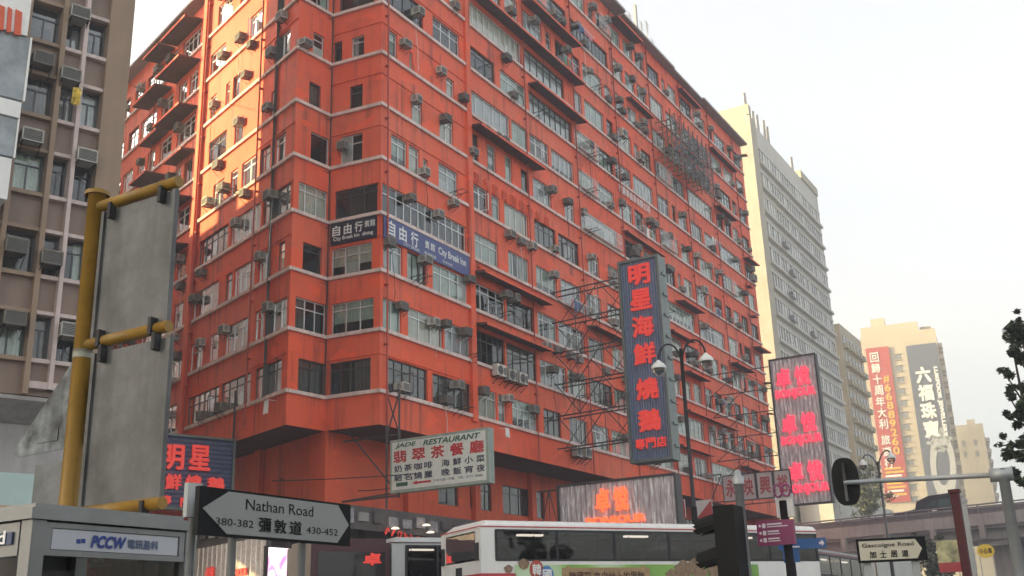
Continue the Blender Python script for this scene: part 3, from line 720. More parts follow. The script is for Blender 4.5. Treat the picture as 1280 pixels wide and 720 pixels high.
quad_wall(bw2, c0, c0 + bd, BZ, TOPU); quad_wall(bw2, c1, c1 + bd, BZ, TOPU); quad_wall(bw2, c0 + bd, c1 + bd, BZ, TOPU); quad_wall(bw2, c0, c1, TOPB, TOPU)
bw2.face([c0 + UZ * TOPU, c1 + UZ * TOPU, c1 + bd + UZ * TOPU, c0 + bd + UZ * TOPU]); bw2.face([c0 + UZ * BZ, c1 + UZ * BZ, c1 + bd + UZ * BZ, c0 + bd + UZ * BZ])
bw2.build('pier', m_brownpier, brn); bt.build('trim', m_pink, brn)
bi.face([FB_.pt(.3, -1.8, BZ), FB_.pt(6.5, -1.8, BZ), FB_.pt(6.5, -1.8, TOPB), FB_.pt(.3, -1.8, TOPB)], 0)
for zs in lint_z: bi.face([FB_.pt(.3, -.4, zs + 1.55), FB_.pt(6.5, -.4, zs + 1.55), FB_.pt(6.5, -1.8, zs + 1.55), FB_.pt(.3, -1.8, zs + 1.55)], 1)
bi.build('interior', [m_room, m_ceil], brn)
m_bronze = M('blue_grey_frame', (.09, .10, .115), .4, .1, 4)
for ci, (a, c) in enumerate(cols):
    for k, zs in enumerate(lint_z):
        f, gl, cu = MB(), MB(), MB(); L = c - a; z1 = zs + 1.42; o0, o1 = -.42, -.36
        f.box(FB_, a, c, o0, o1, zs + .005, zs + .05); f.box(FB_, a, c, o0, o1, z1 - .05, z1 - .005); f.box(FB_, a, a + .05, o0, o1, zs + .05, z1 - .05); f.box(FB_, c - .05, c, o0, o1, zs + .05, z1 - .05)
        f.box(FB_, a + .05, c - .05, o0 + .002, o1 - .002, zs + .98, zs + 1.03); f.box(FB_, (a + c) / 2 - .025, (a + c) / 2 + .025, o0 + .004, o1 + .002, zs + .05, zs + .98)
        gl.face([FB_.pt(a + .03, -.39, zs + .03), FB_.pt(c - .03, -.39 + rnd.uniform(-.01, .01), zs + .03), FB_.pt(c - .03, -.39, z1 - .03), FB_.pt(a + .03, -.39 + rnd.uniform(-.01, .01), z1 - .03)])
        if rnd.random() < .65:
            prev = None; n = int(L / .06); full = rnd.choice([1, .5])
            for q in range(int(n * full) + 1):
                x = a + L * q / n; oo = -.55 + (.03 if q % 2 else -.03)
                if prev: cu.face([FB_.pt(prev[0], prev[1], zs), FB_.pt(x, oo, zs), FB_.pt(x, oo, z1), FB_.pt(prev[0], prev[1], z1)], 0)
                prev = (x, oo)
        w = f.build('window', m_bronze, brn); gl.build('pane', m_glass, w); cu.build('curtain', rnd.choice(CUR[1:]), w)
# ACs on the brown block
bac = [(98, 20, 'half sunk'), (52, 77, 'rusty brown'), (86, 97, 'white framed'), (38, 173, 'dusty'), (106, 198, 'small white'), (18, 310, 'dark'), (62, 325, 'blackened'), (16, 400, 'grimy'), (86, 415, 'ribbed')]
for x, y, ds in bac:
    s, z = FB_.hit(x, y, .1); P = FB_.pt(s, -.12, z - .2); meshes, _dj = ac_meshes((False, ds in ('dark', 'blackened', 'grimy', 'rusty brown')))
    fl = sorted(lint_z + [z]).index(z)
    t = thing('air_conditioner', '%s air conditioner on brown block, %s floor, %s column from pier' % (ds, ORD[max(fl, 1)], ORD[1 if s < 1.55 else 2 if s < 2.3 else 3]), 'air conditioner', P, 'air conditioners on the brown block')
    t.rotation_euler = (0, 0, math.atan2(-FB_.n.x, FB_.n.y))
    for nm2, me in meshes: c = bpy.data.objects.new(nm2, me); COL.objects.link(c); c.parent = t
cloth(FB_, 97, 110, .28, .62, 'yellow and dark cloth drying between two brown block windows', M('yellow_cloth', (.62, .45, .08), .9, .7, 5), .35)
# its podium: grey wall set forward, pale teal panel, tan strip
pd = MB(); pd.box(FB_, .2, 9, -6, -1.2, 0, BZ - .02, 0); pd.build('podium_wall', m_conc, brn)
pd = MB(); pd.box(FB_, .3, 9, -1.19, -1.0, 5.75, 6.75); pd.build('teal_panel', M('pale_teal', (.42, .55, .53), .5, .08, 2), brn)
pd = MB(); pd.box(FB_, .3, 9, -1.19, -.6, 5.1, 5.72); pd.build('shop_fascia', M('tan_fascia', (.45, .30, .21), .6, .2, 2), brn)
pd = MB(); pd.hexa([FB_.pt(.9, -1.15, 8.3), FB_.pt(3.3, -1.15, 8.3), FB_.pt(3.3, -.1, 8.85), FB_.pt(.9, -.1, 8.85), FB_.pt(.9, -1.15, 8.45), FB_.pt(3.3, -1.15, 8.45), FB_.pt(3.3, -.1, 8.97), FB_.pt(.9, -.1, 8.97)]); pd.build('awning', m_conc, brn)
# unseen blocks added along the row to cut the sun; low one leaves gap
def plain_block(P, u, n, L, dp, h, mt, label, nm='shade_block'):
    f = Fr(P, u, n); t = thing(nm, label, 'building', f.pt(L / 2, -dp / 2, 0)); b = MB(); b.box(f, 0, L, -dp, 0, 0, h); b.box(f, L * .3, L * .6, -dp * .6, -dp * .3, h, h + 2.5); b.build('wall', mt, t)
    w = MB()
    for k in range(int((h - 5) / 2.9)):
        for q in range(int(L / 2.6)): w.box(f, .6 + q * 2.6, 2.2 + q * 2.6, .002, .06, 5.2 + k * 2.9, 6.7 + k * 2.9)
    w.build('windows', m_wgrey, t)
plain_block(c0 + bd + UL * .02, UL, az(92), 7.95, 16, 26.9, m_brownpier, 'lower block on the side street behind the brown block')
plain_block(c0 + bd + UL * 8.0, UL, az(92), 42, 16, 46, m_conc, 'tall grey block on the side street beyond the lower block')
plain_block(c1 + FB_.u * .02, FB_.u, FB_.n, 24.7, 18, 36, m_conc, 'grey block next to the brown block along the main road')
plain_block(c1 + FB_.u * 24.75, FB_.u, FB_.n, 26, 18, 33, m_brown, 'unseen brown block farther along the main road row, added for shade')
# white glazed balcony stack in front, with a red lettered fascia
bal = thing('glazed_balcony_sign', 'white boxed balcony stack with red strokes on its top fascia, against brown block', 'balcony', FB_.pt(4, .2, 14))
def bx(mb, x0, x1, y0, y1, o0, o1, mi=0):
    sa, za = FB_.hit(x1, (y0 + y1) / 2, o1); sb = FB_.hit(x0, (y0 + y1) / 2, o1)[0]; zt = FB_.hit(x1, y0, o1)[1]; zb = FB_.hit(x1, y1, o1)[1]
    mb.box(FB_, sa, sb, o0, o1, zb, zt, mi)
b = MB(); bx(b, -60, 38, -20, 46, .16, 1.2); bx(b, -60, 26, 128, 148, .16, 1.2); bx(b, -60, 12, 198, 250, .16, 1.2); bx(b, 33.5, 36, 46, 128, 1.05, 1.2); bx(b, 20, 22, 148, 198, 1.05, 1.2)
b.build('parapet', m_white, bal)
b = MB(); bx(b, -60, 33, 47, 127, .9, 1.12); bx(b, -60, 20, 149, 197, .9, 1.12); b.build('glazing', M('grey_glazing', (.27, .30, .32), .12, .35, 1.2), bal)
b = MB()
sa, za = FB_.hit(20, 28, 1.22)
for dx, w_ in ((-.18, .2), (.12, .13), (.34, .24)):
    b.hexa([FB_.pt(sa + dx, 1.201, za - .42), FB_.pt(sa + dx + w_, 1.201, za - .46), FB_.pt(sa + dx + w_, 1.26, za - .46), FB_.pt(sa + dx, 1.26, za - .42), FB_.pt(sa + dx + .04, 1.201, za + .40), FB_.pt(sa + dx + w_ + .04, 1.201, za + .45), FB_.pt(sa + dx + w_ + .04, 1.26, za + .45), FB_.pt(sa + dx + .04, 1.26, za + .40)])
b.build('lettering', M('red_letter', (.62, .10, .04), .5, .1), bal)

# ------------------------------------------------------------------ beige slab block and what stands behind it
KS = 1.3
FG = Fr(CAM + (FR.pt(61.8, 0, 0) - CAM) * KS, UR, UN)
zb_ = lambda z: CAM.z + (z - CAM.z) * KS
bg_ = thing('slab_office_block', 'tall pale slab block with cream end wall and grey window bands beyond red block', 'building', FG.P)
GT = zb_(51.6); GL = 25.6 * KS
b = MB(); b.box(FG, .0, GL, -18, 0, 0, GT); b.build('wall', m_beige, bg_)
b = MB(); b.box(Fr(FG.P, -UN, -UR), .0, 18, .003, .5, 0, GT + .5); b.box(FG, .0, .01, .0, .35, 0, GT + .4); b.box(FG, -.5, 1.9, .002, .36, 0, GT + .3); b.build('end_wall', m_cream, bg_)
b = MB(); b.box(FG, 3.5, 7, -12, -5, GT, GT + 3.2); b.box(FG, -.4, .6, -17, .3, GT + .51, GT + 2.0); b.box(FG, 24, GL, -5, .2, GT + .01, GT + 1.3); b.build('roof_house', m_cream, bg_)
fh = 3.55; nfl = 15
for k in range(nfl):
    z1 = GT - 3.4 - k * fh; z0 = z1 - 1.9
    if z0 < 6: break
    f = MB(); gl = MB()
    f.box(FG, 2.2, GL - .6, .002, .5, z0 - .45, z0 - .05); f.box(FG, 2.2, GL - .6, .002, .22, z1 + .05, z1 + .35)
    s = 2.3
    while s < GL - .8: f.box(FG, s, s + rnd.choice([.34, .34, .7]), .004, .16, z0 - .04, z1 + .04, 1); s += 1.15
    for q in range(10):
        if rnd.random() < .12: 
            a = rnd.uniform(4, GL - 6); f.box(FG, a, a + .8, .3, .9, z0 + .2, z0 + .8, 2); f.box(FG, a - .6, a + 1.4, .3, 1.0, z0 - .08, z0, 2)
    gl.box(FG, 2.25, GL - .7, .003, .06, z0 - .03, z1 + .03)
    w = f.build('window_band', [m_beige, M('mullion_white_%d' % k, (.62, .62, .60), .5), m_wgrey], bg_); gl.build('pane', m_wpale, w)
b = MB()
for s, h in ((1.2, 4.5), (4.2, 3), (6, 3.2), (9, 3.6), (10.5, 3.2), (22, 2.8)): b.bar(FG.pt(s, -.5, GT), FG.pt(s, -.5, GT + h), .35)
b.build('roof_masts', bpy.data.materials['mast_grey'], bg_)
# low annexe in front, pale sloped wall
an = MB(); a0 = FG.pt(2, 3, 0); fa = Fr(FG.pt(0, .8, 0), UR, UN); an.box(fa, 1, 34, 0, 4, 0, zb_(13.2)); an.hexa([fa.pt(34, 0, 0), fa.pt(48, 0, 0), fa.pt(48, 4, 0), fa.pt(34, 4, 0), fa.pt(34, 0, zb_(13.2)), fa.pt(48, 0, zb_(10.2)), fa.pt(48, 4, zb_(10.2)), fa.pt(34, 4, zb_(13.2))])
for k in range(5): an.box(fa, 4 + k * 6, 4.9 + k * 6, 4.002, 4.05, zb_(11.2), zb_(12), 1)
tag(an.build('low_annexe', [M('annexe_wall', (.50, .50, .46), .8, .1, .4), m_wgrey]), 'low pale annexe with sloping end below the tall pale slab block', 'building')
# thin block behind
FT = Fr(FG.pt(GL + 6, -.5, 0), UR, UN); th = thing('thin_tower', 'narrow yellowish tower peeking out behind the pale slab block', 'building', FT.P)
TZ = zb_(36.5); b = MB(); b.box(FT, 0, 14, -14, 0, 0, TZ); b.build('wall', m_tan, th)
b = MB()
for k in range(16):
    b = MB(); z = TZ - 3 - 3 * k
    for q in range(6):
        b.box(FT, .8 + q * 2.2, 2.2 + q * 2.2, .002, .7, z - .9, z - .1, 0); b.box(FT, .9 + q * 2.2, 2.1 + q * 2.2, .003, .1, z, z + 1.3, 1)
    b.build('bay_window_row', [m_tan, m_wgrey], th)

# ------------------------------------------------------------------ tan block with the two giant banners
TD = 290.0
t0 = atD(1075, 421.7, TD); FTn = Fr(t0, az(112), az(202)); ztop = t0.z
tanb = thing('tan_apartment_block', 'distant tan block wearing a red and a blue grey giant banner', 'building', V((t0.x, t0.y, 0)))
sR = FTn.s_at(1170.7, FTn.hit(1170.7, 423)[1]); 
b = MB(); b.box(FTn, 0, sR, -30, 0, 0, ztop); b.build('wall', m_tan, tanb)
b = MB(); b.box(FTn, .3, FTn.s_at(1148, ztop), -8, -.3, ztop, ztop + 2.5); b.box(FTn, 3, 6.5, -8, -2, ztop + 2.5, ztop + 5); b.box(FTn, sR * .8, sR * .95, -12, -5, ztop, ztop + 2); b.build('roof_house', m_tan, tanb)
m_sill = M('tan_sill', (.45, .36, .26), .8)  # slightly darker tan for window sills and heads
wb = None
for k in range(21):
    z = ztop - 7.2 - 3.04 * k
    if z < 18: break
    s = FTn.s_at(1122.5 + (k * 13.8) * .128, z); f = MB(); gl = MB()
    f.box(FTn, s - .9, s + .9, .002, .3, z - .15, z + .0); f.box(FTn, s - .9, s + .9, .002, .35, z + 1.5, z + 1.65)
    gl.box(FTn, s - .75, s + .75, .003, .08, z + .02, z + 1.48)
    w = f.build('window', m_sill, tanb); gl.build('pane', m_wgrey, w)
FS = Fr(FTn.pt(sR, 0, 0), az(22), az(112)); b = MB()
for k in range(22):
    b = MB(); z = ztop - 4 - 3.04 * k
    for q in range(5):
        b.box(FS, 1 + q * 5.5, 4.5 + q * 5.5, .002, 1.1, z - .8, z + .2, 0); b.box(FS, 1.2 + q * 5.5, 4.2 + q * 5.5, .003, .1, z + .25, z + 1.7, 1)
    b.build('side_balcony_row', [m_tan, m_wgrey], tanb)
def banner(fr, x0, x1, yt, yb, name, label, mt, o=.5):
    sa, za = fr.hit(x0, yt, o); sb = fr.s_at(x1, za, o); zb = fr.hit(x0 + (yb - yt) * .125, yb, o)[1]
    t = thing(name, label, 'banner', fr.pt((sa + sb) / 2, o, zb)); b = MB()
    n = 12
    for k in range(n): b.box(fr, sa, sb, o - .12 + .03 * math.sin(k * 1.7), o + .02 * math.sin(k * 2.1), zb + (za - zb) * k / n, zb + (za - zb) * (k + 1) / n - .002)
    b.build('sheet', mt, t); return t, sa, sb, zb, za
t, sa, sb, zb, za = banner(FTn, 1081.7, 1110.5, 436, 629, 'giant_banner', 'tall red banner with white characters and yellow digits on tan block', M('banner_red', (.40, .045, .030), .6, .06, .3))
H = za - zb; wd = sb - sa
b = MB(); yl = MB()
for k, ch in enumerate('回歸十周年大利'): text(b, ch, FTn.pt(sa + wd * .33, .62, za - H * (.065 + .073 * k)), FTn.u, UZ, wd * .36, H * .062, bold=.008)
b.build('white_characters', m_white, t); b = MB()
for k, ch in enumerate('旅遊行'): text(b, ch, FTn.pt(sa + wd * .33, .62, za - H * (.605 + .075 * k)) + UZ * H * .0, FTn.u, UZ, wd * .36, H * .06, bold=.008)
for k, ch in enumerate('#66889260'): text(yl, ch, FTn.pt(sa + wd * .72, .62, za - H * (.215 + .058 * k)), FTn.u, UZ, wd * .25, H * .046, bold=.01)
b2 = MB()
def blk(k, hgt, mb): mb.box(FTn, sa + wd * .2, sa + wd * .85, .56, .6, za - H * (k + hgt), za - H * k)
zz = .0
for r_ in range(8):
    (yl if r_ not in (2, 6) else b).box(FTn, sa + wd * .12, sa + wd * (.80 + .1 * (r_ % 2)), .55, .6, zb + H * (.205 - .0235 * r_ - .0), zb + H * (.218 - .0235 * r_))
b.box(FTn, sa + wd * .3, sa + wd * .55, .55, .6, zb + H * .005 + H * .03, zb + H * .05)
b.build('white_characters', m_white, t); yl.build('yellow_digits', M('banner_yellow', (.75, .42, .03), .6, .05), t)
t, sa, sb, zb, za = banner(FTn, 1132, 1170, 432.5, 640, 'giant_banner', 'tall blue grey jewellery banner with white characters and a pale ring on tan block', M('banner_blue', (.085, .10, .14), .5, .08, .15))
H = za - zb; wd = sb - sa; b = MB()
for k, ch in enumerate('六福珠寶'): text(b, ch, FTn.pt(sa + wd * .43, .66, za - H * (.19 + .11 * k)), FTn.u, UZ, wd * .46, H * .092, bold=.022)
b.build('white_characters', m_white, t); b = MB()
text(b, 'LUKFOOK JEWELLERY', FTn.pt(sa + wd * .84, .66, za - H * .36), -UZ, FTn.u, H * .42, wd * .15, bold=.03)
b.build('white_lettering', m_white, t)
b = MB(); cx, cz = sa + wd * .62, zb + H * .26
N_ = 28
for k in range(N_):
    a0, a1 = 2 * math.pi * k / N_, 2 * math.pi * (k + 1) / N_
    e = lambda a, r: FTn.pt(cx + math.cos(a) * wd * .40 * r + math.sin(a) * wd * .06, .60, cz + math.sin(a) * H * .21 * r)
    b.face([e(a0, .55), e(a1, .55), e(a1, 1.0), e(a0, 1.0)])
for k in range(40):
    a = rnd.random() * 6.28; r = rnd.random() ** .5; P = FTn.pt(cx + math.cos(a) * r * wd * .36, .63, cz + H * .15 + math.sin(a) * r * H * .065); q = H * .013
    b.face([P - FTn.u * q, P - UZ * q, P + FTn.u * q, P + UZ * q], k % 2)
b.build('ring_picture', [M('ring_white', (.42, .43, .43), .5, .1, .6), M('ring_grey', (.27, .31, .28), .5, .2, .6)], t)
# last block by the overpass
FE = Fr(atD(1186, 532, 330), az(112), az(202)); P0 = atD(1196, 532, 330)
b = MB(); sR2 = FE.s_at(1228, P0.z); b.box(FE, 0, sR2, -25, 0, 0, P0.z); b.box(FE, sR2 * .55, sR2 * .8, -9, -4, P0.z, P0.z + 2)
FE2 = Fr(FE.pt(sR2, 0, 0), az(22), az(112))
for k in range(14):
    for q in range(4): b.box(FE2, 1 + q * 6, 4.5 + q * 6, .002, 1.2, P0.z - 5 - k * 3.1, P0.z - 4 - k * 3.1, 0); b.box(FE2, 1 + q * 6, 4.5 + q * 6, .003, .1, P0.z - 3.9 - k * 3.1, P0.z - 2.6 - k * 3.1, 1)
    for q in range(2): b.box(FE, sR2 * (.3 + .35 * q), sR2 * (.38 + .35 * q), .002, .1, P0.z - 6 - k * 3.1, P0.z - 4.4 - k * 3.1, 1) if k < 2 else None
tag(b.build('grey_apartment_block', [M('grey_render', (.46, .42, .36), .8, .1, .2, .15), m_wgrey]), 'blank walled pale block standing beyond the banner clad tan block', 'building')
# hazy blocks down the street between slab and tan block
for x, y, D, wpx, lab in [(1088, 520, 420, 20, 'faint far block left of the red banner foot'), (1060, 560, 360, 26, 'far grey block seen between thin tower and red banner')]:
    P = atD(x, y, D); f = Fr(P, UN, -UR); ww = wpx * D / FPX; b = MB(); b.box(f, -ww / 2, ww / 2, -10, 0, 0, P.z); b.box(f, -ww / 4, ww / 5, -6, -1, P.z, P.z + 2)
    for k in range(20):
        for q in range(3): b.box(f, -ww / 2 + ww * (.15 + .28 * q), -ww / 2 + ww * (.3 + .28 * q), .002, .1, P.z - 4 - 3 * k, P.z - 2.5 - 3 * k, 1)
    tag(b.build('far_block', [m_beige, m_wgrey]), lab.replace('left of', 'beside'), 'building')

# ------------------------------------------------------------------ overpass with a van on it
oz = 10.8; o1, o2 = atZ(1000, 655, oz), atZ(1280, 625, oz); ou = V((o2.x - o1.x, o2.y - o1.y, 0)).normalized(); on = V((ou.y, -ou.x, 0))
if on.dot(CAM - o1) < 0: on = -on
FO = Fr(o1, ou, on); ov = thing('overpass', 'grey concrete road overpass with low barrier crossing behind the street signs', 'overpass', V((o1.x, o1.y, 0)))
b = MB(); b.box(FO, -14, 70, -9, .0, oz - 2.0, oz - 1.15); b.box(FO, -14, 70, -8.2, -.7, oz - 2.9, oz - 2.0); b.build('deck', m_conc, ov)
b = MB(); b.box(FO, -14, 70, .001, .28, oz - 1.75, oz - .75)
for k in range(-3, 17): b.box(FO, k * 4.4, k * 4.4 + .45, .02, .4, oz - 2.85, oz - 1.76)
b.build('edge_beam', M('edge_concrete', (.40, .36, .345), .8, .15, .5, .25), ov)
b = MB()
for z in (.02, -.3): b.tube([FO.pt(-14, .14, oz + z), FO.pt(70, .14, oz + z)], .07, 6)
for k in range(-6, 32): b.box(FO, k * 2.2, k * 2.2 + .12, .08, .2, oz - .75, oz + .0)
b.box(FO, -14, 70, -.3, -.2, oz - 1.15, oz - .1)
b.build('railing', M('rail_mauve', (.25, .21, .22), .6, .2, 2), ov)
for s in (18, 48):
    b = MB(); b.box(FO, s - 1, s + 1, -6, -3, 0, oz - 2.91); b.box(FO, s - 1.3, s + 1.3, -8, -1, oz - 3.4, oz - 2.92); b.build('pier', m_conc, ov)
# dark pick-up on the deck
FC = Fr(FO.pt(0, -2.6, 0), ou, on); c0 = FC.s_at(1117, oz); c1 = FC.s_at(1196, oz); CZ = oz - 1.15
car = thing('parked_van', 'dark truck with raised cab driving along the overpass', 'truck', FC.pt((c0 + c1) / 2, -.9, CZ)); L = c1 - c0
b = MB()
prof = [(0, .55), (0, 1.25), (.03, 1.5), (.36, 1.62), (.40, 2.35), (.60, 2.75), (.95, 2.8), (1.0, 2.1), (1.0, .55)]
sc_z = .98
b.prism([FC.pt(c0 + L * p[0], 0, CZ + p[1] * sc_z) for p in prof], FC.n * -1.8); b.build('body', M('truck_black', (.03, .03, .035), .3, .1), car)
b = MB(); b.box(FC, c0 + L * .74, c0 + L * .92, .002, .03, CZ + 1.62, CZ + 2.25); b.box(FC, c0 + L * .62, c0 + L * .70, .002, .03, CZ + 1.75, CZ + 2.2); b.build('side_window', M('truck_glass', (.07, .11, .11), .1, .1), car)
for s in (.18, .8):
    b = MB(); b.lathe(FC.pt(c0 + L * s, -.2, CZ + .45), FC.n, [(0, .001), (0, .45), (.25, .45), (.26, .3), (.22, .001)], 16); b.build('wheel', m_dark, car)
b = MB(); b.lathe(FC.pt(c0 + L * .66, .0, CZ + 1.15), FC.n, [(0, .3), (.04, .28), (.06, .001)], 14); b.build('round_light', m_white, car)  # white disc modelled for the round light on the truck

# ------------------------------------------------------------------ signs on the red building
def ribbed(name, col, col2, sc_, vertical=True, gl=.4):     # corrugated sheet: painted ribs of two tones
    return M(name, col, .45, .25, 6, .2, metal=gl)
def sheet_ribs(fr, s0, s1, o, z0, z1, n, amp=.05, horiz=False):
    b = MB(); prev = None
    for k in range(n * 2 + 1):
        t = k / (n * 2); d = amp if k % 2 else 0
        if horiz: p = (fr.pt(s0, o + d, z0 + (z1 - z0) * t), fr.pt(s1, o + d, z0 + (z1 - z0) * t))
        else: p = (fr.pt(s0 + (s1 - s0) * t, o + d, z0), fr.pt(s0 + (s1 - s0) * t, o + d, z1))
        if prev: b.face([prev[0], p[0], p[1], prev[1]], k % 2)
        prev = p
    return b
m_frame = M('sign_frame', (.17, .20, .19), .5, .2, 3, .2, metal=.3)
m_truss = M('truss_steel', (.075, .07, .07), .6, .25, 4, metal=.3)
def truss(mb, fr, a0, o0, o1, z0, z1, w=.06):   # bracket from facade out to a sign
    n = max(1, round((o1 - o0) / 1.6))
    for q in range(n):
        u0, u1 = o0 + (o1 - o0) * q / n, o0 + (o1 - o0) * (q + 1) / n
        mb.bar(fr.pt(a0, u0, z0), fr.pt(a0, u1, z1), w * .7); mb.bar(fr.pt(a0, u1, z0), fr.pt(a0, u1, z1), w * .6)
    mb.bar(fr.pt(a0, o0, z0), fr.pt(a0, o1, z0), w); mb.bar(fr.pt(a0, o0, z1), fr.pt(a0, o1, z1), w)
def proj_sign(x_in_wall, y, fr=FR):     # s of the wall point seen at that column
    return fr.hit(x_in_wall, y)[0]
# inn banners
zin = zf(3) - .12
for fr, x0, x1, cat, lab, mt, txt in ((FNR, 415, 472, 'sign', 'dark navy banner in the corner notch, white hotel characters', M('navy_banner', (.012, .009, .022), .5, .1, 1), True),
                                      (FR, 478, 584.5, 'sign', 'long blue banner along the red face under full width glazing', M('blue_banner', (.055, .075, .22), .5, .1, 1), False)):
    a, c = fr.s_at(x0, zin), fr.s_at(x1, zin); t = thing('inn_banner', lab, 'sign', fr.pt((a + c) / 2, 0, zin - 1.1)); L = c - a; hh = 1.12
    b = MB(); b.box(fr, a, c, .05, .11, zin - hh, zin); b.build('panel', mt, t); b = MB()
    if txt:
        for ch, p in zip('自由行', (.13, .38, .62)): text(b, ch, fr.pt(a + L * p, .118, zin - .42), fr.u, UZ, .42, .52, bold=.012)
        for ch, p in zip('賓館', (.80, .92)): text(b, ch, fr.pt(a + L * p, .118, zin - .36), fr.u, UZ, .27, .33, bold=.008)
        b.build('characters', m_white, t); b = MB(); text(b, 'City Break Inn  dining', fr.pt(a + L * .5, .118, zin - .86), fr.u, UZ, L * .86, .24, bold=.01)
    else:
        for ch, p in zip('自由行', (.075, .20, .33)): text(b, ch, fr.pt(a + L * p, .118, zin - .5), fr.u, UZ, .58, .72, bold=.012)
        for ch, p in zip('賓館', (.475, .54)): text(b, ch, fr.pt(a + L * p, .118, zin - .45), fr.u, UZ, .36, .4, bold=.01)
        b.build('characters', m_white, t); b = MB(); text(b, 'City Break Inn', fr.pt(a + L * .78, .118, zin - .5), fr.u, UZ, L * .34, .5, bold=.01)
        text(b, 'CITY BREAK', fr.pt(a + L * .3, .118, zin - .97), fr.u, UZ, L * .18, .14); text(b, '香港旅遊', fr.pt(a + L * .51, .118, zin - .93), fr.u, UZ, L * .14, .17)
        text(b, '旺角佐敦', fr.pt(a + L * .72, .118, zin - .93), fr.u, UZ, L * .12, .14)
    b.build('lettering', m_white, t)
# raised faded lettering on spandrels
for x0, z, n in ((595, zf(4) + 1.95 + 0, 9), (600, zf(3) - .6, 8)):
    b = MB()
    for k, ch in enumerate('港九旅業同鄉會址館'[:n]):
        s = FR.s_at(x0, z) + k * 1.0; text(b, ch, FR.pt(s, .05, z), UR, UZ, .62, .66, depth=.05)
    tag(b.build('wall_lettering', m_red), 'painted over raised red characters on the long face, %s of two rows' % ('higher' if n == 9 else 'lower'), 'lettering')
b = MB()
for k in range(9): text(b, '美麗華旅遊有限公司'[k], FR.pt(FR.s_at(776, zf(6)) + k * .62, .12, zf(7) - .55), UR, UZ, .5, .6, depth=.04)
tag(b.build('wall_lettering', m_white), 'small row of white characters under an upper window row, long face', 'lettering')

# white restaurant box sign
def plane_sign(fr, a0): return Fr(fr.pt(a0, 0, 0), fr.n, -fr.u)    # faces back along the facade (toward viewer)
def sign_frame(fr, xw, yw, x0, x1, ytop, ybot):
    s0 = fr.hit(xw, yw)[0]; f = plane_sign(fr, s0)
    a = f.hit(x0, (ytop + ybot) / 2)[0]; c = f.hit(x1, (ytop + ybot) / 2)[0]; return s0, f, a, c, f.hit(x0, ytop)[1], f.hit(x0, ybot)[1]
# (a plane through the wall at s0, spanned by the outward direction; u = outward, n = toward the viewer)
s0, f, a, c, z1, z0 = sign_frame(FR, 480, 560, 487.5, 611, 551, 617); L = c - a; H = z1 - z0
t = thing('box_sign', 'white restaurant lightbox with red and navy characters projecting from the red block', 'sign', f.pt((a + c) / 2, 0, z0))
b = MB(); b.box(f, a, c, -.45, .0, z0, z1); b.build('case', M('sign_grey_green', (.30, .35, .31), .6, .15, 2, .2), t)
b = MB(); b.box(f, a + .12, c - .12, .002, .02, z0 + .12, z1 - .12); b.build('face', M('sign_white', (.62, .64, .60), .4, .06, 2, .08), t)
b, r, n_ = MB(), MB(), MB()
text(b, 'JADE', f.pt(a + L * .17, .026, z0 + H * .87), f.u, UZ, L * .22, H * .10, shear=.25, bold=.012); text(b, 'RESTAURANT', f.pt(a + L * .64, .026, z0 + H * .87), f.u, UZ, L * .57, H * .10, shear=.25, bold=.012)
for k, ch in enumerate('翡翠茶餐廳'): text(r, ch, f.pt(a + L * (.11 + .195 * k), .026, z0 + H * .67), f.u, UZ, L * .135, H * .22, bold=.012)
for k, ch in enumerate('奶茶咖啡'): text(n_, ch, f.pt(a + L * (.09 + .105 * k), .026, z0 + H * .445), f.u, UZ, L * .08, H * .125, bold=.01)
for k, ch in enumerate('海鮮小菜'): text(n_, ch, f.pt(a + L * (.58 + .115 * k), .026, z0 + H * .445), f.u, UZ, L * .08, H * .125, bold=.01)
for k, ch in enumerate('馳名燒臘'): text(n_, ch, f.pt(a + L * (.09 + .105 * k), .026, z0 + H * .275), f.u, UZ, L * .08, H * .125, bold=.01)
for k, ch in enumerate('晚飯宵夜'): text(n_, ch, f.pt(a + L * (.58 + .115 * k), .026, z0 + H * .275), f.u, UZ, L * .08, H * .125, bold=.01)
zz = z0 + H * .145
ar = MB(); ar.prism([f.pt(a + L * p, .022, zz + H * q) for p, q in ((.24, 0), (.285, .04), (.285, .018), (.43, .018), (.43, -.018), (.285, -.018), (.285, -.04))], f.n * .006)
text(n_, '平安大廈一字樓', f.pt(a + L * .56, .026, zz), f.u, UZ, L * .21, H * .05); text(n_, 'TEL: 2771 2288', f.pt(a + L * .82, .026, zz), f.u, UZ, L * .24, H * .04)
b.build('green_lettering', M('sign_green', (.02, .10, .05), .5, .1), t); b = MB(); b.box(f, a + L * .07, a + L * .19, .022, .026, zz - H * .035, zz + H * .035); b.build('green_plate', bpy.data.materials['sign_green'], t); r.build('red_lettering', M('sign_red', (.48, .03, .035), .5, .1), t); ar.build('red_arrow', bpy.data.materials['sign_red'], t); n_.build('navy_lettering', M('sign_navy', (.03, .03, .07), .5, .1), t)
b = MB(); b.bar(f.pt(.0, -.2, z1 + 1.3), f.pt(.0, -.2, z0 - .6), .09); b.bar(f.pt(.7, -.2, z1 + 2.3), f.pt(.7, -.2, z0 - .2), .09)
for z in (z1 + 2.3, z1 + .3, z0 - .1): b.bar(f.pt(-2.5 if z < 10.6 else 0, -.2, z), f.pt(.7, -.2, z), .08)
b.bar(f.pt(0, -.2, z1 + .3), f.pt(.7, -.2, z1 + 2.2), .05); b.bar(f.pt(.7, -.2, z1 + .3), f.pt(0, -.2, z1 + 2.2), .05); b.bar(f.pt(-2.5, -.2, z0 - .1), f.pt(1.8, -.2, z0 + .1), .07); b.bar(f.pt(-2.4, -.2, z1 + .9), f.pt(a + .3, -.2, z0), .06)
b.build('truss', m_truss, t)

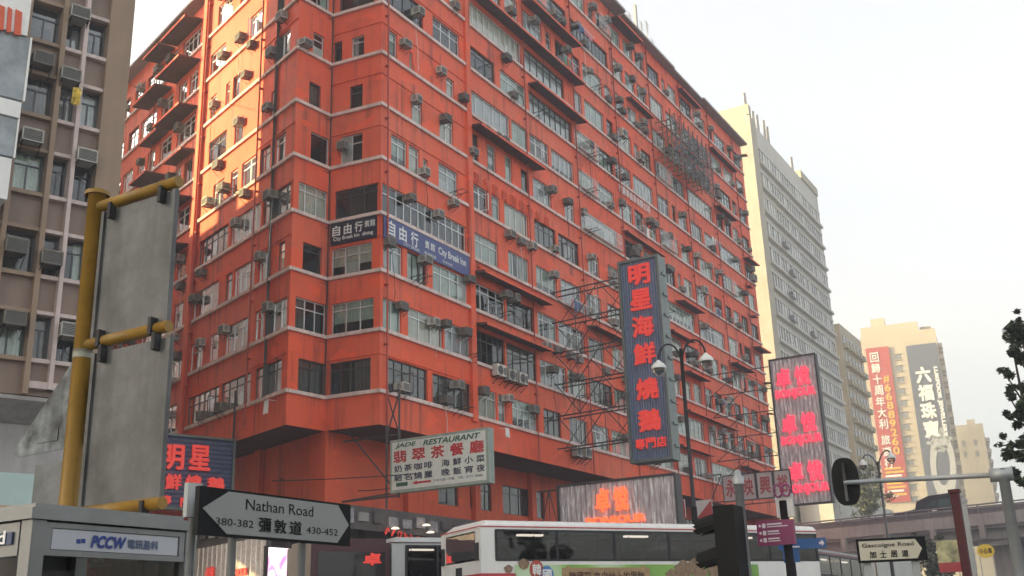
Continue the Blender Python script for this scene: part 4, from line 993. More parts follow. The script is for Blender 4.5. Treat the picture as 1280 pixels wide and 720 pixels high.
# tall blue neon sign
s0, f, a, c, z1, z0 = sign_frame(FR, 690, 470, 783, 830, 329, 577); L = c - a; H = z1 - z0
t = thing('neon_sign', 'tall blue ribbed vertical sign with red neon characters beside the twin lamp', 'sign', f.pt((a + c) / 2, 0, z0))
b = MB(); b.box(f, a - .12, c + .12, -1.05, -.1, z0 - .15, z1 + .15); b.box(f, a - .14, a, -.098, .1, z0 - .15, z1 + .15); b.box(f, c, c + .14, -.098, .1, z0 - .15, z1 + .15); b.box(f, a, c, -.098, .1, z1, z1 + .15); b.box(f, a, c, -.098, .1, z0 - .15, z0)
for k in range(9): b.box(f, c + .121, c + .2, -.9, -.3, z0 + H * (.05 + .108 * k), z0 + H * (.062 + .108 * k))
b.build('case', m_frame, t)
sheet_ribs(f, a, c, -.05, z0, z1, 14, .06).build('ribbed_face', [M('rib_blue', (.075, .115, .225), .5, .2, 4, .2), M('rib_pale', (.30, .37, .46), .5, .25, 4, .2)], t)
b = MB()
hs_ = (.075, .205, .345, .485, .66, .815)
for ch, p in zip('明星海鮮燒鵝', hs_): b = MB(); text(b, ch, f.pt((a + c) / 2 + .05, .08, z1 - H * p), f.u, UZ, L * .55, H * .10, depth=.12, bold=.014); b.build('neon_character', m_neon, t)
b = MB()
for ch, p in zip('專門店', (.24, .52, .8)): text(b, ch, f.pt(a + L * p, .08, z1 - H * .925), f.u, UZ, L * .24, H * .048, depth=.1, bold=.01)
b.build('neon_characters', m_neon, t)
b = MB()
for k in range(6):
    zt = z1 - H * (.06 + .165 * k)
    truss(b, f, 0, 0, 0, zt, zt) if False else None
    b.bar(f.pt(0, -1.2, zt - .1), f.pt(a - .1, -1.2, zt), .07); b.bar(f.pt(-.0, -.3, zt - .1), f.pt(a - .1, -.3, zt), .07)
    if k < 5:
        zn = z1 - H * (.06 + .165 * (k + 1)); n = 3
        for q in range(n):
            u0, u1 = (a - .1) * q / n, (a - .1) * (q + 1) / n
            b.bar(f.pt(u0, -.3, zn if q % 2 else zt), f.pt(u1, -.3, zt if q % 2 else zn), .045); b.bar(f.pt(u1, -.3, zn), f.pt(u1, -.3, zt), .04)
            b.bar(f.pt(u0, -1.2, zt if q % 2 else zn), f.pt(u1, -1.2, zn if q % 2 else zt), .035)
b.build('truss', m_truss, t)

# tinsel sheet: white glitter streaks painted into the base colour
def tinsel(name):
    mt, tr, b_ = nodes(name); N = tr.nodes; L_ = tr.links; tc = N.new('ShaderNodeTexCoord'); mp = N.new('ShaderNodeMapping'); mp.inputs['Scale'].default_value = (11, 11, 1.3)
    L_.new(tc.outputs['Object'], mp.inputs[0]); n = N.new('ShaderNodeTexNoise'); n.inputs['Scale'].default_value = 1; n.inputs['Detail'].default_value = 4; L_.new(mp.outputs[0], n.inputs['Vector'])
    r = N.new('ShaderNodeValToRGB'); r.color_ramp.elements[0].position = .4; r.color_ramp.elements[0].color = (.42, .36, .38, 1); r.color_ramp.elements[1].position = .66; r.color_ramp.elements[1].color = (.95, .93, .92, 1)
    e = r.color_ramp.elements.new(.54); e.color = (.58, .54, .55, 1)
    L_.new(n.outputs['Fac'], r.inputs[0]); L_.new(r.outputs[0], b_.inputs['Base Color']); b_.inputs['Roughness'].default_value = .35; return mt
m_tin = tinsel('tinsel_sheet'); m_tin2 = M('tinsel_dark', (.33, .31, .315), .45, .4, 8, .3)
def bonjour(name, label, sf, blocks, neon, tr_rows, orange=False):
    s0, f, a, c, z1, z0 = sf; L = c - a; H = z1 - z0
    t = thing(name, label, 'sign', f.pt((a + c) / 2, 0, z0))
    b = MB(); b.box(f, a - .1, c + .1, -.7, -.06, z0 - .1, z1 + .1); b.box(f, a - .12, a, -.058, .08, z0 - .1, z1 + .12); b.box(f, c, c + .12, -.058, .08, z0 - .1, z1 + .12); b.box(f, a, c, -.058, .08, z1, z1 + .12); b.box(f, a, c, -.058, .08, z0 - .12, z0)
    b.build('case', m_truss, t)
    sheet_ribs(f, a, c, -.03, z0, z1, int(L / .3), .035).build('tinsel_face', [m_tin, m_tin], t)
    for (cx, cz, cw, chh, ew, eh) in blocks:
        b = MB()
        text(b, '卓', f.pt(a + L * (cx - cw * .70), .09, z1 - H * cz), f.u, UZ, L * cw, H * chh, depth=.12, bold=.014); text(b, '悅', f.pt(a + L * (cx + cw * .70), .09, z1 - H * cz), f.u, UZ, L * cw, H * chh, depth=.12, bold=.014)
        text(b, 'BONJOUR', f.pt(a + L * (cx + .02), .09, z1 - H * (cz + chh * .95)), f.u, UZ, L * ew, H * eh, depth=.12, bold=.012)
        b.build('neon_characters', neon, t)
    b = MB()
    for k in range(tr_rows):
        zt = z1 - H * (.03 + .94 * k / max(1, tr_rows - 1)); b.bar(f.pt(0, -.35, zt), f.pt(a - .1, -.35, zt), .07)
        if k < tr_rows - 1:
            zn = z1 - H * (.03 + .94 * (k + 1) / (tr_rows - 1)); n = max(2, round((a) / 2.2))
            for q in range(n):
                u0, u1 = (a - .1) * q / n, (a - .1) * (q + 1) / n
                b.bar(f.pt(u0, -.35, zt if q % 2 else zn), f.pt(u1, -.35, zn if q % 2 else zt), .045); b.bar(f.pt(u1, -.35, zn), f.pt(u1, -.35, zt), .045)
    b.build('truss', m_truss, t); return t
bonjour('neon_sign', 'wide grey tinsel billboard with orange neon shop name behind the bus roof', sign_frame(FR, 668, 620, 700, 846, 609, 678), [(.47, .32, .115, .40, .50, .17)], m_neono, 2)
bonjour('neon_sign', 'tall tinsel sign repeating a pink red neon name three times near the far end', sign_frame(FR, 893, 560, 972, 1029, 450, 632), [(.48, .135, .31, .125, .88, .07), (.50, .46, .31, .125, .88, .07), (.52, .79, .31, .125, .90, .07)], m_neonp, 7)
# little square plates in a row
s0, f, a, c, z1, z0 = sign_frame(FR, 885, 600, 903, 990, 596, 627); L = c - a; H = z1 - z0
t = thing('plate_sign', 'row of four small white square plates with red characters over the purple guide sign', 'sign', f.pt((a + c) / 2, 0, z0)); b, pz, fz = MB(), MB(), MB(); m_plred = M('plate_red', (.45, .05, .06), .5, .1)
for k, ch in enumerate('永映興裕'):
    x0, x1 = a + L * (.02 + .25 * k), a + L * (.235 + .25 * k)
    pz.box(f, x0, x1, -.12, .0, z0, z1)
    for e0, e1, g0, g1 in ((x0 - .06, x1 + .06, z1 + .002, z1 + .08), (x0 - .06, x1 + .06, z0 - .08, z0 - .002)): fz.box(f, e0, e1, -.15, .04, g0, g1)
    fz.box(f, x0 - .07, x0 - .002, -.15, .04, z0, z1); fz.box(f, x1 + .002, x1 + .07, -.15, .04, z0, z1)
    b = MB(); text(b, ch, f.pt((x0 + x1) / 2, .012, (z0 + z1) / 2), f.u, UZ, (x1 - x0) * .7, H * .68, bold=.01)
    b.build('character', m_plred, t)
fz.bar(f.pt(0, -.1, z1 + .2), f.pt(a, -.1, z1 + .2), .08); fz.bar(f.pt(0, -.1, z0), f.pt(a, -.1, z0), .08); fz.bar(f.pt(0, -.1, z0), f.pt(a, -.1, z1 + .2), .06)
pz.build('plate', M('plate_pink_white', (.58, .50, .49), .5, .08, 2), t); fz.build('frame', m_truss, t)
# blue neon board on the side face
s0 = FL.hit(297, 590)[0]; f = Fr(FL.pt(s0, 0, 0), -FL.n, -FL.u)    # u points back to the wall, n toward viewer
if f.n.dot(CAM - f.P) < 0: f.n = -f.n
a, z1 = f.hit(180, 541.5); c, _ = f.hit(291, 560); _, z0 = f.hit(205, 633); L = c - a; H = z1 - z0
t = thing('neon_sign', 'blue slatted board with red neon characters on the side street face', 'sign', f.pt((a + c) / 2, 0, z0))
b = MB(); b.box(f, a - .1, c + .1, -.5, -.06, z0 - .1, z1 + .1); b.box(f, c, c + .12, -.058, .08, z0 - .1, z1 + .1); b.box(f, a, c, -.058, .08, z1, z1 + .1)
b.build('case', m_frame, t)
sheet_ribs(f, a, c, -.04, z0, z1, 15, .05, True).build('slatted_face', [M('slat_blue', (.04, .065, .14), .45, .3, 5), M('slat_pale', (.13, .17, .26), .45, .35, 5)], t)
b = MB()
for ch, x, y, w_, h_ in (('明', 216, 571, 27, 30), ('星', 250, 572, 25, 30), ('海', 188, 600, 20, 18), ('鮮', 217, 602, 19, 19), ('燒', 242, 603, 19, 18), ('鵝', 270, 606, 20, 18), ('專', 208, 625, 12, 11), ('門', 232, 628, 12, 11), ('店', 256, 630, 12, 11)):
    ss_, zz = f.hit(x, y, .1); s2 = f.hit(x + w_, y, .1)[0]; z2 = f.hit(x, y + h_, .1)[1]; b = MB(); text(b, ch, f.pt(ss_, .09, zz), f.u, UZ, s2 - ss_, zz - z2, depth=.1, bold=.012); b.build('neon_character', m_neon, t)
b = MB()
for z in (z0 + .2, z1 - .2): b.bar(f.pt(c, -.3, z), f.pt(0, -.3, z), .08)
b.bar(f.pt(c + .15, -.3, z0 - 1), f.pt(c + .15, -.3, z1 + 2.5), .09); b.build('truss', m_truss, t)
# lit shop signs at street level
s0, z1 = FL.hit(242, 690, .2); 
f = FL; a, _ = f.hit(331, 700, .2); c, _ = f.hit(236, 700, .2); t = thing('shop_sign', 'dark tinsel shop sign with red neon name low on the side street', 'sign', f.pt((a + c) / 2, .2, 2.6))
fl_ = Fr(f.pt(c, .2, 0), -f.u, f.n); L = c - a; z1 = f.hit(290, 678, .2)[1]; z0 = f.hit(290, 735, .2)[1]
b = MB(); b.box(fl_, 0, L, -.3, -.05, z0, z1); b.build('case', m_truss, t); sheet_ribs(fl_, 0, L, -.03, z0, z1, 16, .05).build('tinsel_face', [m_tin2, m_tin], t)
b = MB(); sx = fl_.hit(262, 716, .05)[0]; zc = fl_.hit(262, 716, .05)[1]; text(b, '卓悅', fl_.pt(sx, .05, zc), fl_.u, UZ, .95, .5, depth=.06, bold=.012); sx = fl_.hit(298, 717, .05)[0]; zc = fl_.hit(298, 717, .05)[1]; text(b, 'BONJOUR', fl_.pt(sx, .05, zc), fl_.u, UZ, 1.7, .42, depth=.06, bold=.012); b.build('neon_characters', m_neon, t)
def lit_panel(fr, x0, x1, y0, y1, o, label, nm, em_col, st, strokes):
    a, z1 = fr.hit(x0, y0, o); c = fr.hit(x1, y0, o)[0]; z0 = fr.hit(x0, y1, o)[1]; a, c = min(a, c), max(a, c)
    t = thing('lit_poster', label, 'poster', fr.pt((a + c) / 2, o, z0)); b = MB(); b.box(fr, a - .06, c + .06, o - .2, o - .01, z0 - .06, z1 + .06); b.build('frame', m_dark, t)
    mt, tr, p = nodes(nm); N = tr.nodes; tc = N.new('ShaderNodeTexCoord'); n = N.new('ShaderNodeTexNoise'); n.inputs['Scale'].default_value = 1.1; n.inputs['Distortion'].default_value = 1.5; r = N.new('ShaderNodeValToRGB')
    r.color_ramp.elements[0].position = .38; r.color_ramp.elements[0].color = (*em_col, 1); r.color_ramp.elements[1].position = .52; r.color_ramp.elements[1].color = (.95, .82, .84, 1)
    tr.links.new(tc.outputs['Object'], n.inputs['Vector']); tr.links.new(n.outputs['Fac'], r.inputs[0]); tr.links.new(r.outputs[0], p.inputs['Emission Color']); p.inputs['Emission Strength'].default_value = st
    b = MB(); b.box(fr, a, c, o - .008, o + .01, z0, z1); b.build('lit_face', mt, t)
lit_panel(PR, 336, 376, 684, 740, 1.3, 'bright pink lit poster in shopfront under the street nameplate', 'poster_pink', (.62, .05, .35), .55, 0)
lit_panel(PR, 387, 397, 687, 740, 1.3, 'thin white lit strip poster next to the pink poster', 'poster_strip', (.75, .1, .12), .55, 0)
b = MB(); f = PR
sh_t = thing('shop_sign', 'small tangled red neon script over lit shop behind the buses', 'sign', PR.pt(6, 1.2, 3.9))
for k in range(7):
    s_ = PR.hit(484 + k * 8, 664 + k * 2.2, 1.2)[0]; z_ = PR.hit(484 + k * 8, 664 + k * 2.2, 1.2)[1]
    b.tube([PR.pt(s_ + math.cos(q) * .16, 1.2, z_ + math.sin(q * 1.3 + k) * .16) for q in [x * .7 for x in range(9)]], .03, 5)
b.build('neon_tubes', m_neon, sh_t); b = MB(); b.box(PR, PR.hit(478, 664, 1.15)[0], PR.hit(545, 664, 1.15)[0], 1.12, 1.16, 3.55, 4.3); b.build('board', m_dark, sh_t)
for x, y in ((494, 661), (538, 666), (533, 657)):
    s_, z_ = PR.hit(x, y, 1.5); b = MB(); b.lathe(PR.pt(s_, 1.5, z_), UZ, [(0, .001), (.0, .2), (.03, .18), (.08, .08), (.09, .001)], 14); 
    tag(b.build('shop_lamp', EM('lamp_warm%d' % x, (1.0, .75, .5), .7)), 'small round lamp lit under the shop canopy, %s' % {494: 'nearest the corner', 538: 'nearest the white bus roof', 533: 'whitest one, set between the others'}[x], 'lamp')
# triangular red and white banner beside billboard
for x0, lab in ((836, 'small white and red pennant board beside the wide billboard'), (870, 'second white and red pennant board, farther along past the lamp post')):
    s0 = FR.hit(x0 - 20, 640)[0]; f = plane_sign(FR, s0); a = f.hit(x0, 632)[0]; c = f.hit(x0 + 20, 632)[0]; z1 = f.hit(x0, 626)[1]; z0 = f.hit(x0, 648)[1]
    t = thing('pennant_board', lab, 'sign', f.pt(a, 0, z0)); b = MB(); b.box(f, a, c, -.1, 0, z0, z1); b.build('board', m_white, t); b = MB(); b.prism([f.pt(a, .003, z0), f.pt(c, .003, z0), f.pt(c, .003, z1)], f.n * .01); b.build('red_corner', M('pennant_red', (.5, .06, .05), .5), t)

# ------------------------------------------------------------------ cables slung across the front
def cable(P, Q, sag, lab, r=.022):
    P, Q = V(P), V(Q); b = MB(); pts = [P + (Q - P) * (k / 16) - UZ * (sag * 4 * (k / 16) * (1 - k / 16)) for k in range(17)]
    b.tube(pts, r, 5); tag(b.build('cable', m_dark), lab, 'cable')
cable(PL.pt(4, .2, 9.0), FR.pt(3, .2, 8.4), .5, 'dark cable slung past recessed corner, upper one')
cable(PL.pt(2, .3, 7.6), PR.pt(14, .4, 7.0), .8, 'dark cable sagging low across the recessed red wall')
cable(PL.pt(3, .3, 7.9), PR.pt(24, .4, 7.6), .5, 'long dark cable running along the recessed red wall')
cable(FB_.pt(.1, .05, 20.6), FL.pt(20, .3, 36.5), .5, 'thin wire strung from brown block edge up to red block roof', .02)
cable(atD(340, 601, 47), atD(520, 592, 47), .05, 'short dark cable straight across the notch podium')

# ------------------------------------------------------------------ buses
m_bus = M('bus_white', (.70, .69, .665), .32, .05, .8, .12); m_busred = M('bus_maroon', (.055, .013, .017), .35, .1, 1)
m_busglass = GLASS('bus_glass', (.17, .16, .15), 1.5); m_businside = M('bus_inside', (.10, .09, .08), .8, .3, 2); m_seat = M('bus_seat', (.10, .035, .04), .8, .2, 3)
def bus(name, label, P, u, LG, paint, trim, WD=2.5, HT=4.4, drop=.0):
    u = V((u.x, u.y, 0)).normalized(); n = V((u.y, -u.x, 0))
    if n.dot(CAM - P) < 0: n = -n
    f = Fr(P, u, n); t = thing(name, label, 'bus', f.pt(LG / 2, -WD / 2, 0))
    W0, W1 = HT - 1.02 - drop, HT - .28
    b = MB()
    prof = [(0, HT - .22), (-.03, HT - .12), (-.12, HT - .04), (-.3, HT), (-WD + .3, HT), (-WD + .12, HT - .04), (-WD + .03, HT - .12), (-WD, HT - .22)]
    for (p, q) in zip(prof, prof[1:]): b.face([f.pt(.25, p[0], p[1]), f.pt(LG, p[0], p[1]), f.pt(LG, q[0], q[1]), f.pt(.25, q[0], q[1])])
    # sloped rear dome
    for (p, q) in zip(prof, prof[1:]): b.face([f.pt(.25, p[0], p[1]), f.pt(.25, q[0], q[1]), f.pt(.0, q[0], min(q[1], HT - .22)), f.pt(.0, p[0], min(p[1], HT - .22))])
    for o in (0, -WD):
        b.face([f.pt(0, o, W1), f.pt(LG, o, W1), f.pt(LG, o, HT - .22), f.pt(0, o, HT - .22)]); b.face([f.pt(0, o, .35), f.pt(LG, o, .35), f.pt(LG, o, W0), f.pt(0, o, W0)])
        b.face([f.pt(0, o, W0), f.pt(.42, o, W0), f.pt(.42, o, W1), f.pt(0, o, W1)])
    b.face([f.pt(0, 0, .35), f.pt(0, -WD, .35), f.pt(0, -WD, W0), f.pt(0, 0, W0)]); b.face([f.pt(0, 0, W1), f.pt(0, -WD, W1), f.pt(0, -WD, HT - .22), f.pt(0, 0, HT - .22)])
    for o in (0, -WD + .32): b.face([f.pt(0, o, W0), f.pt(0, o - .32, W0), f.pt(0, o - .32, W1), f.pt(0, o, W1)])
    b.face([f.pt(LG, 0, .35), f.pt(LG, -WD, .35), f.pt(LG, -WD, HT - .22), f.pt(LG, 0, HT - .22)])
    b.face([f.pt(0, 0, .35), f.pt(LG, 0, .35), f.pt(LG, -WD, .35), f.pt(0, -WD, .35)])
    body = b.build('body', paint, t)
    x = .45; k = 0
    gl = MB(); fr_ = MB()
    w = MB()
    nW = 6
    for o in (.006, -WD - .006):
        w = MB(); x = .44
        for k in range(nW):
            x1 = .44 + (LG - .5) * (k + 1) / nW; w.face([f.pt(x + .02, o, W0 + .02), f.pt(x1 - .02, o, W0 + .02), f.pt(x1 - .02, o, W1 - .02), f.pt(x + .02, o, W1 - .02)]); x = x1
        w.build('side_window', m_busglass, t)
    for k in range(nW + 1):
        x1 = .44 + (LG - .5) * k / nW
        for o in (.002, -WD - .002): fr_.box(f, x1 - .035, x1 + .035, o - .02, o + .02, W0, W1)
    for o in (-.01, -WD + .01): fr_.box(f, .42, LG, o - .005, o + .018, W0 - .03, W0 + .018); fr_.box(f, .42, LG, o - .005, o + .018, W1 - .018, W1 + .03)
    fr_.build('window_frame', m_dark, t)
    w = MB(); w.face([f.pt(-.006, -.34, W0 + .05), f.pt(-.006, -WD + .34, W0 + .05), f.pt(-.006, -WD + .34, W1 - .04), f.pt(-.006, -.34, W1 - .04)]); w.build('rear_window', m_busglass, t)
    w = MB(); w.box(f, -.05, -.008, -.26, -.10, W0 - .0, W1 - .3); w.box(f, -.05, -.008, -WD + .1, -WD + .26, W0, W1 - .3); w.box(f, -.05, -.008, -WD / 2 - .2, -WD / 2 + .1, W0 - .48, W0 - .12); w.build('rear_lamp', m_dark, t)
    inn = MB(); inn.face([f.pt(.1, -.04, W0 - .75), f.pt(LG - .1, -.04, W0 - .75), f.pt(LG - .1, -WD + .04, W0 - .75), f.pt(.1, -WD + .04, W0 - .75)]); inn.face([f.pt(.3, -.3, HT - .12), f.pt(LG - .1, -.3, HT - .12), f.pt(LG - .1, -WD + .3, HT - .12), f.pt(.3, -WD + .3, HT - .12)])
    for q in range(int(LG / 1.0)): inn.bar(f.pt(.8 + q, -.5, W0 - .7), f.pt(.8 + q, -.5, W1), .035)
    inn.build('saloon', m_businside, t)
    st = MB()
    for q in range(int(LG / .85)):
        for o in (-.12, -1.45): st.hexa([f.pt(.7 + q * .85, o, W0 - .3), f.pt(.82 + q * .85, o, W0 - .3), f.pt(.82 + q * .85, o - .95, W0 - .3), f.pt(.7 + q * .85, o - .95, W0 - .3), f.pt(.62 + q * .85, o - .05, W0 + .28), f.pt(.72 + q * .85, o - .05, W0 + .28), f.pt(.72 + q * .85, o - .9, W0 + .28), f.pt(.62 + q * .85, o - .9, W0 + .28)])
    st.build('seats', m_seat, t)
    for q in (.12, .42, .75):
        w = MB(); w.box(f, LG * q, LG * q + .75, -.62, -.48, HT - .37, HT - .32); w.build('ceiling_lamp', EM('bus_lamp%d' % int(q * 100), (1, .95, .85), 1.4) if ('bus_lamp%d' % int(q * 100)) not in bpy.data.materials else bpy.data.materials['bus_lamp%d' % int(q * 100)], t)
    w = MB()
    for z, h in ((HT - .20, .03), (W0 - .42, .09)):
        w.box(f, -.02 if z > W0 else -.02, LG if z > W0 else 1.0, .003, .012, z, z + h); w.box(f, -.02, -.008, -WD, .003, z, z + h)
    w.build('stripe', trim, t)
    for q in (.18, .72):
        for o in (.02, -WD + .3): w = MB(); w.lathe(f.pt(LG * q, o - .3, .5), n, [(0, .001), (0, .5), (.3, .5), (.31, .3), (.26, .001)], 16); w.build('wheel', m_dark, t)
    return t, f, W0, W1
bA = atZ(600, 648.5, 4.4); bB = atZ(985, 656, 4.4); bu = V((bB.x - bA.x, bB.y - bA.y, 0)).normalized(); bA = V((bA.x, bA.y, 0))
t, f, W0, W1 = bus('double_decker_bus', 'white double decker bus with a green mushroom advert along its side', bA, bu, 11.2, m_bus, M('bus_stripe', (.42, .04, .05), .4, .1))
# its side advert
x0 = .95; adm, tr_, p_ = nodes('advert_green'); N = tr_.nodes; tc = N.new('ShaderNodeTexCoord'); n_ = N.new('ShaderNodeTexNoise'); n_.inputs['Scale'].default_value = .55; n_.inputs['Detail'].default_value = 2; r_ = N.new('ShaderNodeValToRGB')
for el, (ps, cl) in zip([r_.color_ramp.elements[0], r_.color_ramp.elements[1], r_.color_ramp.elements.new(.5)], ((.36, (.07, .20, .035, 1)), (.62, (.52, .62, .38, 1)), (.5, (.22, .42, .07, 1)))): el.position = ps; el.color = cl
tr_.links.new(tc.outputs['Object'], n_.inputs['Vector']); tr_.links.new(n_.outputs['Fac'], r_.inputs[0]); tr_.links.new(r_.outputs[0], p_.inputs['Base Color']); p_.inputs['Roughness'].default_value = .35
zt = W0 - .12
b = MB(); b.box(f, x0, 10.9, .003, .012, 1.9, zt); adv = b.build('advert', adm, t)
pa, pb = f.s_at(702, zt - .05), f.s_at(811, zt - .05); b = MB(); b.box(f, pa, pb, .013, .03, zt - .7, zt - .08); b.box(f, pa + .15, pa + .22, .013, .032, zt - .08, zt - .03); b.box(f, pb - .25, pb - .18, .013, .032, zt - .08, zt - .03)
b.build('wooden_plaque', M('plaque_wood', (.34, .22, .11), .6, .3, 5), adv); b = MB(); text(b, '韓國菇 來自地上的恩物', f.pt((pa + pb) / 2, .036, zt - .33), f.u, UZ, (pb - pa) * .86, .30, bold=.01); b.build('plaque_lettering', M('plaque_brown', (.07, .03, .02), .6), adv)
for ch, x, y, mt in (('韓', 671, 712, M('disc_red', (.40, .05, .03), .5)), ('國', 684, 719, M('disc_blue', (.06, .17, .42), .5))):
    s_, z_ = f.hit(x, y, .03); b = MB(); b.prism([f.pt(s_ + .2 * math.cos(q * math.pi / 9), .014, z_ + .24 * math.sin(q * math.pi / 9)) for q in range(18)], f.n * .012); o = b.build('advert_disc', mt, adv); b = MB(); text(b, ch, f.pt(s_, .032, z_), f.u, UZ, .25, .28, bold=.012); b.build('disc_lettering', m_white, adv)
mm = M('mushroom_brown', (.24, .16, .10), .8, .5, 9); b = MB()
for x, y, q in ((855, 712, .30), (875, 717, .26), (895, 712, .3), (840, 719, .2), (868, 706, .2), (655, 705, .16), (636, 711, .12)):
    s_, z_ = f.hit(x, y, .03); off = rnd.random() * .003
    b.prism([f.pt(s_ + q * (1 + .14 * math.sin(5 * a_)) * math.cos(a_), .014 + off, z_ + q * .8 * (1 + .12 * math.cos(4 * a_)) * math.sin(a_)) for a_ in [k * math.pi / 10 for k in range(20)]], f.n * .012)
b.build('mushroom_picture', mm, adv)
w1, w2 = f.s_at(947, zt), 11.1
b = MB(); b.box(f, w1, w2, .014, .02, 2.0, zt + .0); b.build('white_panel', m_bus, t)
# maroon bus behind, and one farther along
cA = atZ(490, 670, 4.4); cA = V((cA.x, cA.y, 0))
bus('double_decker_bus', 'maroon ended double decker bus half hidden behind the white bus', cA, bu, 6.5, M('bus_grey_white', (.42, .43, .42), .35, .1, 1), m_busred, drop=.25)
b = MB(); P = cA - bu * .02; f2 = Fr(P, -bu, V((bu.y, -bu.x, 0)) if V((bu.y, -bu.x, 0)).dot(CAM - P) > 0 else V((-bu.y, bu.x, 0)))
t3 = thing('double_decker_bus', 'dark maroon bus rear showing under the street nameplate', 'bus', f2.pt(1.5, -1.2, 0))
b.box(f2, .05, 2.4, -2.4, .0, .35, 4.2); b.box(f2, .12, 2.3, -2.3, -.1, 4.21, 4.33); b.build('body', m_busred, t3); b = MB(); b.box(f2, .2, 2.2, .002, .02, 3.1, 3.95); b.build('side_window', M('bus_black_glass', (.025, .022, .025), .08, .2), t3)
b = MB(); s_, z_ = f2.hit(465, 699, .03); text(b, '卓', f2.pt(s_, .06, z_), -f2.u, UZ, .5, .32, depth=.03, bold=.02); b.build('destination_blind', m_neon, t3)
for q in (.6, 1.9): b = MB(); b.lathe(f2.pt(q, -.28, .5), f2.n, [(0, .001), (0, .5), (.3, .5), (.31, .001)], 16); b.build('wheel', m_dark, t3)
dA, dB = atZ(1002, 681, 4.4), atZ(1072, 692, 4.4); dA.z = 0; dB.z = 0
bus('double_decker_bus', 'dark roofed double decker bus beyond the blue direction sign', dA, (dB - dA), 9.5, M('bus_charcoal', (.10, .10, .105), .4, .2, 1), M('bus_ad_red', (.3, .06, .05), .5))

# ------------------------------------------------------------------ yellow gantry with sign backs
m_yel = M('yellow_paint', (.25, .135, .010), .45, .22, 3, .35); m_back = M('sign_back', (.115, .115, .114), .5, .42, 2.2, .5, metal=.15, bump=.05, fine=30)
G0 = V((-4.03, 9.7, 0)); FGt = Fr(G0, UN, -UR)
gz = FGt.s_at
t = thing('sign_gantry', 'yellow steel post with stub arms carrying two large sign backs', 'gantry', G0)
pb_, ptop = atD(95, 632, 10.5), atD(122, 243, 10.5)
b = MB(); b.tube([G0, V((G0.x, G0.y, ptop.z))], .085, 14); b.lathe((G0.x, G0.y, ptop.z), UZ, [(-.02, .12), (.02, .12), (.03, .001)], 14); b.tube([V((G0.x, G0.y, 4.16)), V((G0.x, G0.y, 4.24))], .089, 14, 1); b.build('post', [m_yel, M('tape_grey', (.25, .25, .2), .5)], t)
def armz(x, y): return FGt.hit(x, y)[1]
arms = [(FGt.hit(224, 228)[0], (armz(128, 256) + armz(220, 230)) / 2), (FGt.hit(211, 409)[0], (armz(112, 430) + armz(208, 409)) / 2), (FGt.hit(203, 634)[0], (armz(160, 634)))]
for L, z in arms: b = MB(); b.tube([FGt.pt(.06, 0, z), FGt.pt(L, 0, z)], .055, 12); b.build('arm', m_yel, t)
pans = [(122, 216, arms[0][1] - .07, arms[1][1] + .05), (108, 208, arms[1][1] - .1, arms[2][1] - .02)]
for k, (x0, x1, zt, zb) in enumerate(pans):
    zt, zb = max(zt, zb), min(zt, zb); a = FGt.s_at(x0, (zt + zb) / 2); c = FGt.s_at(x1, (zt + zb) / 2); b = MB(); b.box(FGt, a, c, -.03, -.005, zb, zt); b.box(FGt, a, a + .04, -.004, .02, zb, zt); b.box(FGt, c - .04, c, -.004, .02, zb, zt)
    pnl = b.build('blank_sign_back', m_back)
    for q in (.16, .84):
        b = MB()
        for z in (zt, zb): b.box(FGt, a + (c - a) * q - .02, a + (c - a) * q + .02, -.01, .07, z - .11, z + .05)
        b.build('clamp', m_dark, pnl)
    tag(pnl, ('upper stained blank sign back hung between yellow arms', 'lower plain grey sign back hung from middle yellow arm')[k], 'sign')
# stained triangle back and small plates left of the post
def tri(a_, z_): return FGt.pt(a_, -.09, z_)
A = FGt.hit(104, 438, -.09); B = FGt.hit(20, 565, -.09); 
b = MB(); w2 = A[0] - B[0]
pts = [(A[0] - .03, A[1]), (A[0] + .03, A[1]), (A[0] + w2, B[1] + .06), (A[0] + w2 - .03, B[1] - .03), (B[0] + .05, B[1] - .06), (B[0] + .005, B[1] - .03), (B[0], B[1] + .03)]
b.prism([tri(p, z) for p, z in pts], FGt.n * .012)
zc = FGt.hit(60, 545, -.09)[1]; b.box(FGt, FGt.hit(48, 545, -.07)[0], FGt.hit(72, 545, -.07)[0], -.077, -.07, zc - .06, zc + .06)
tag(b.build('triangle_sign', M('stained_back', (.17, .19, .20), .5, .95, 4, .7)), 'stained triangular sign back on the far side of yellow post', 'sign')
a, z1 = FGt.hit(46, 582, -.09); c, _ = FGt.hit(87, 582, -.09); z0 = FGt.hit(46, 640, -.09)[1]
b = MB(); b.box(FGt, a, c, -.09, -.075, z0, z1); b.box(FGt, c, .0, -.085, -.06, z1 - .01, z1 + .03); tag(b.build('small_sign_plate', M('plate_back_dark', (.16, .17, .17), .5, .3, 4, .3)), 'small dark sign plate on yellow post just above phone booth', 'sign')

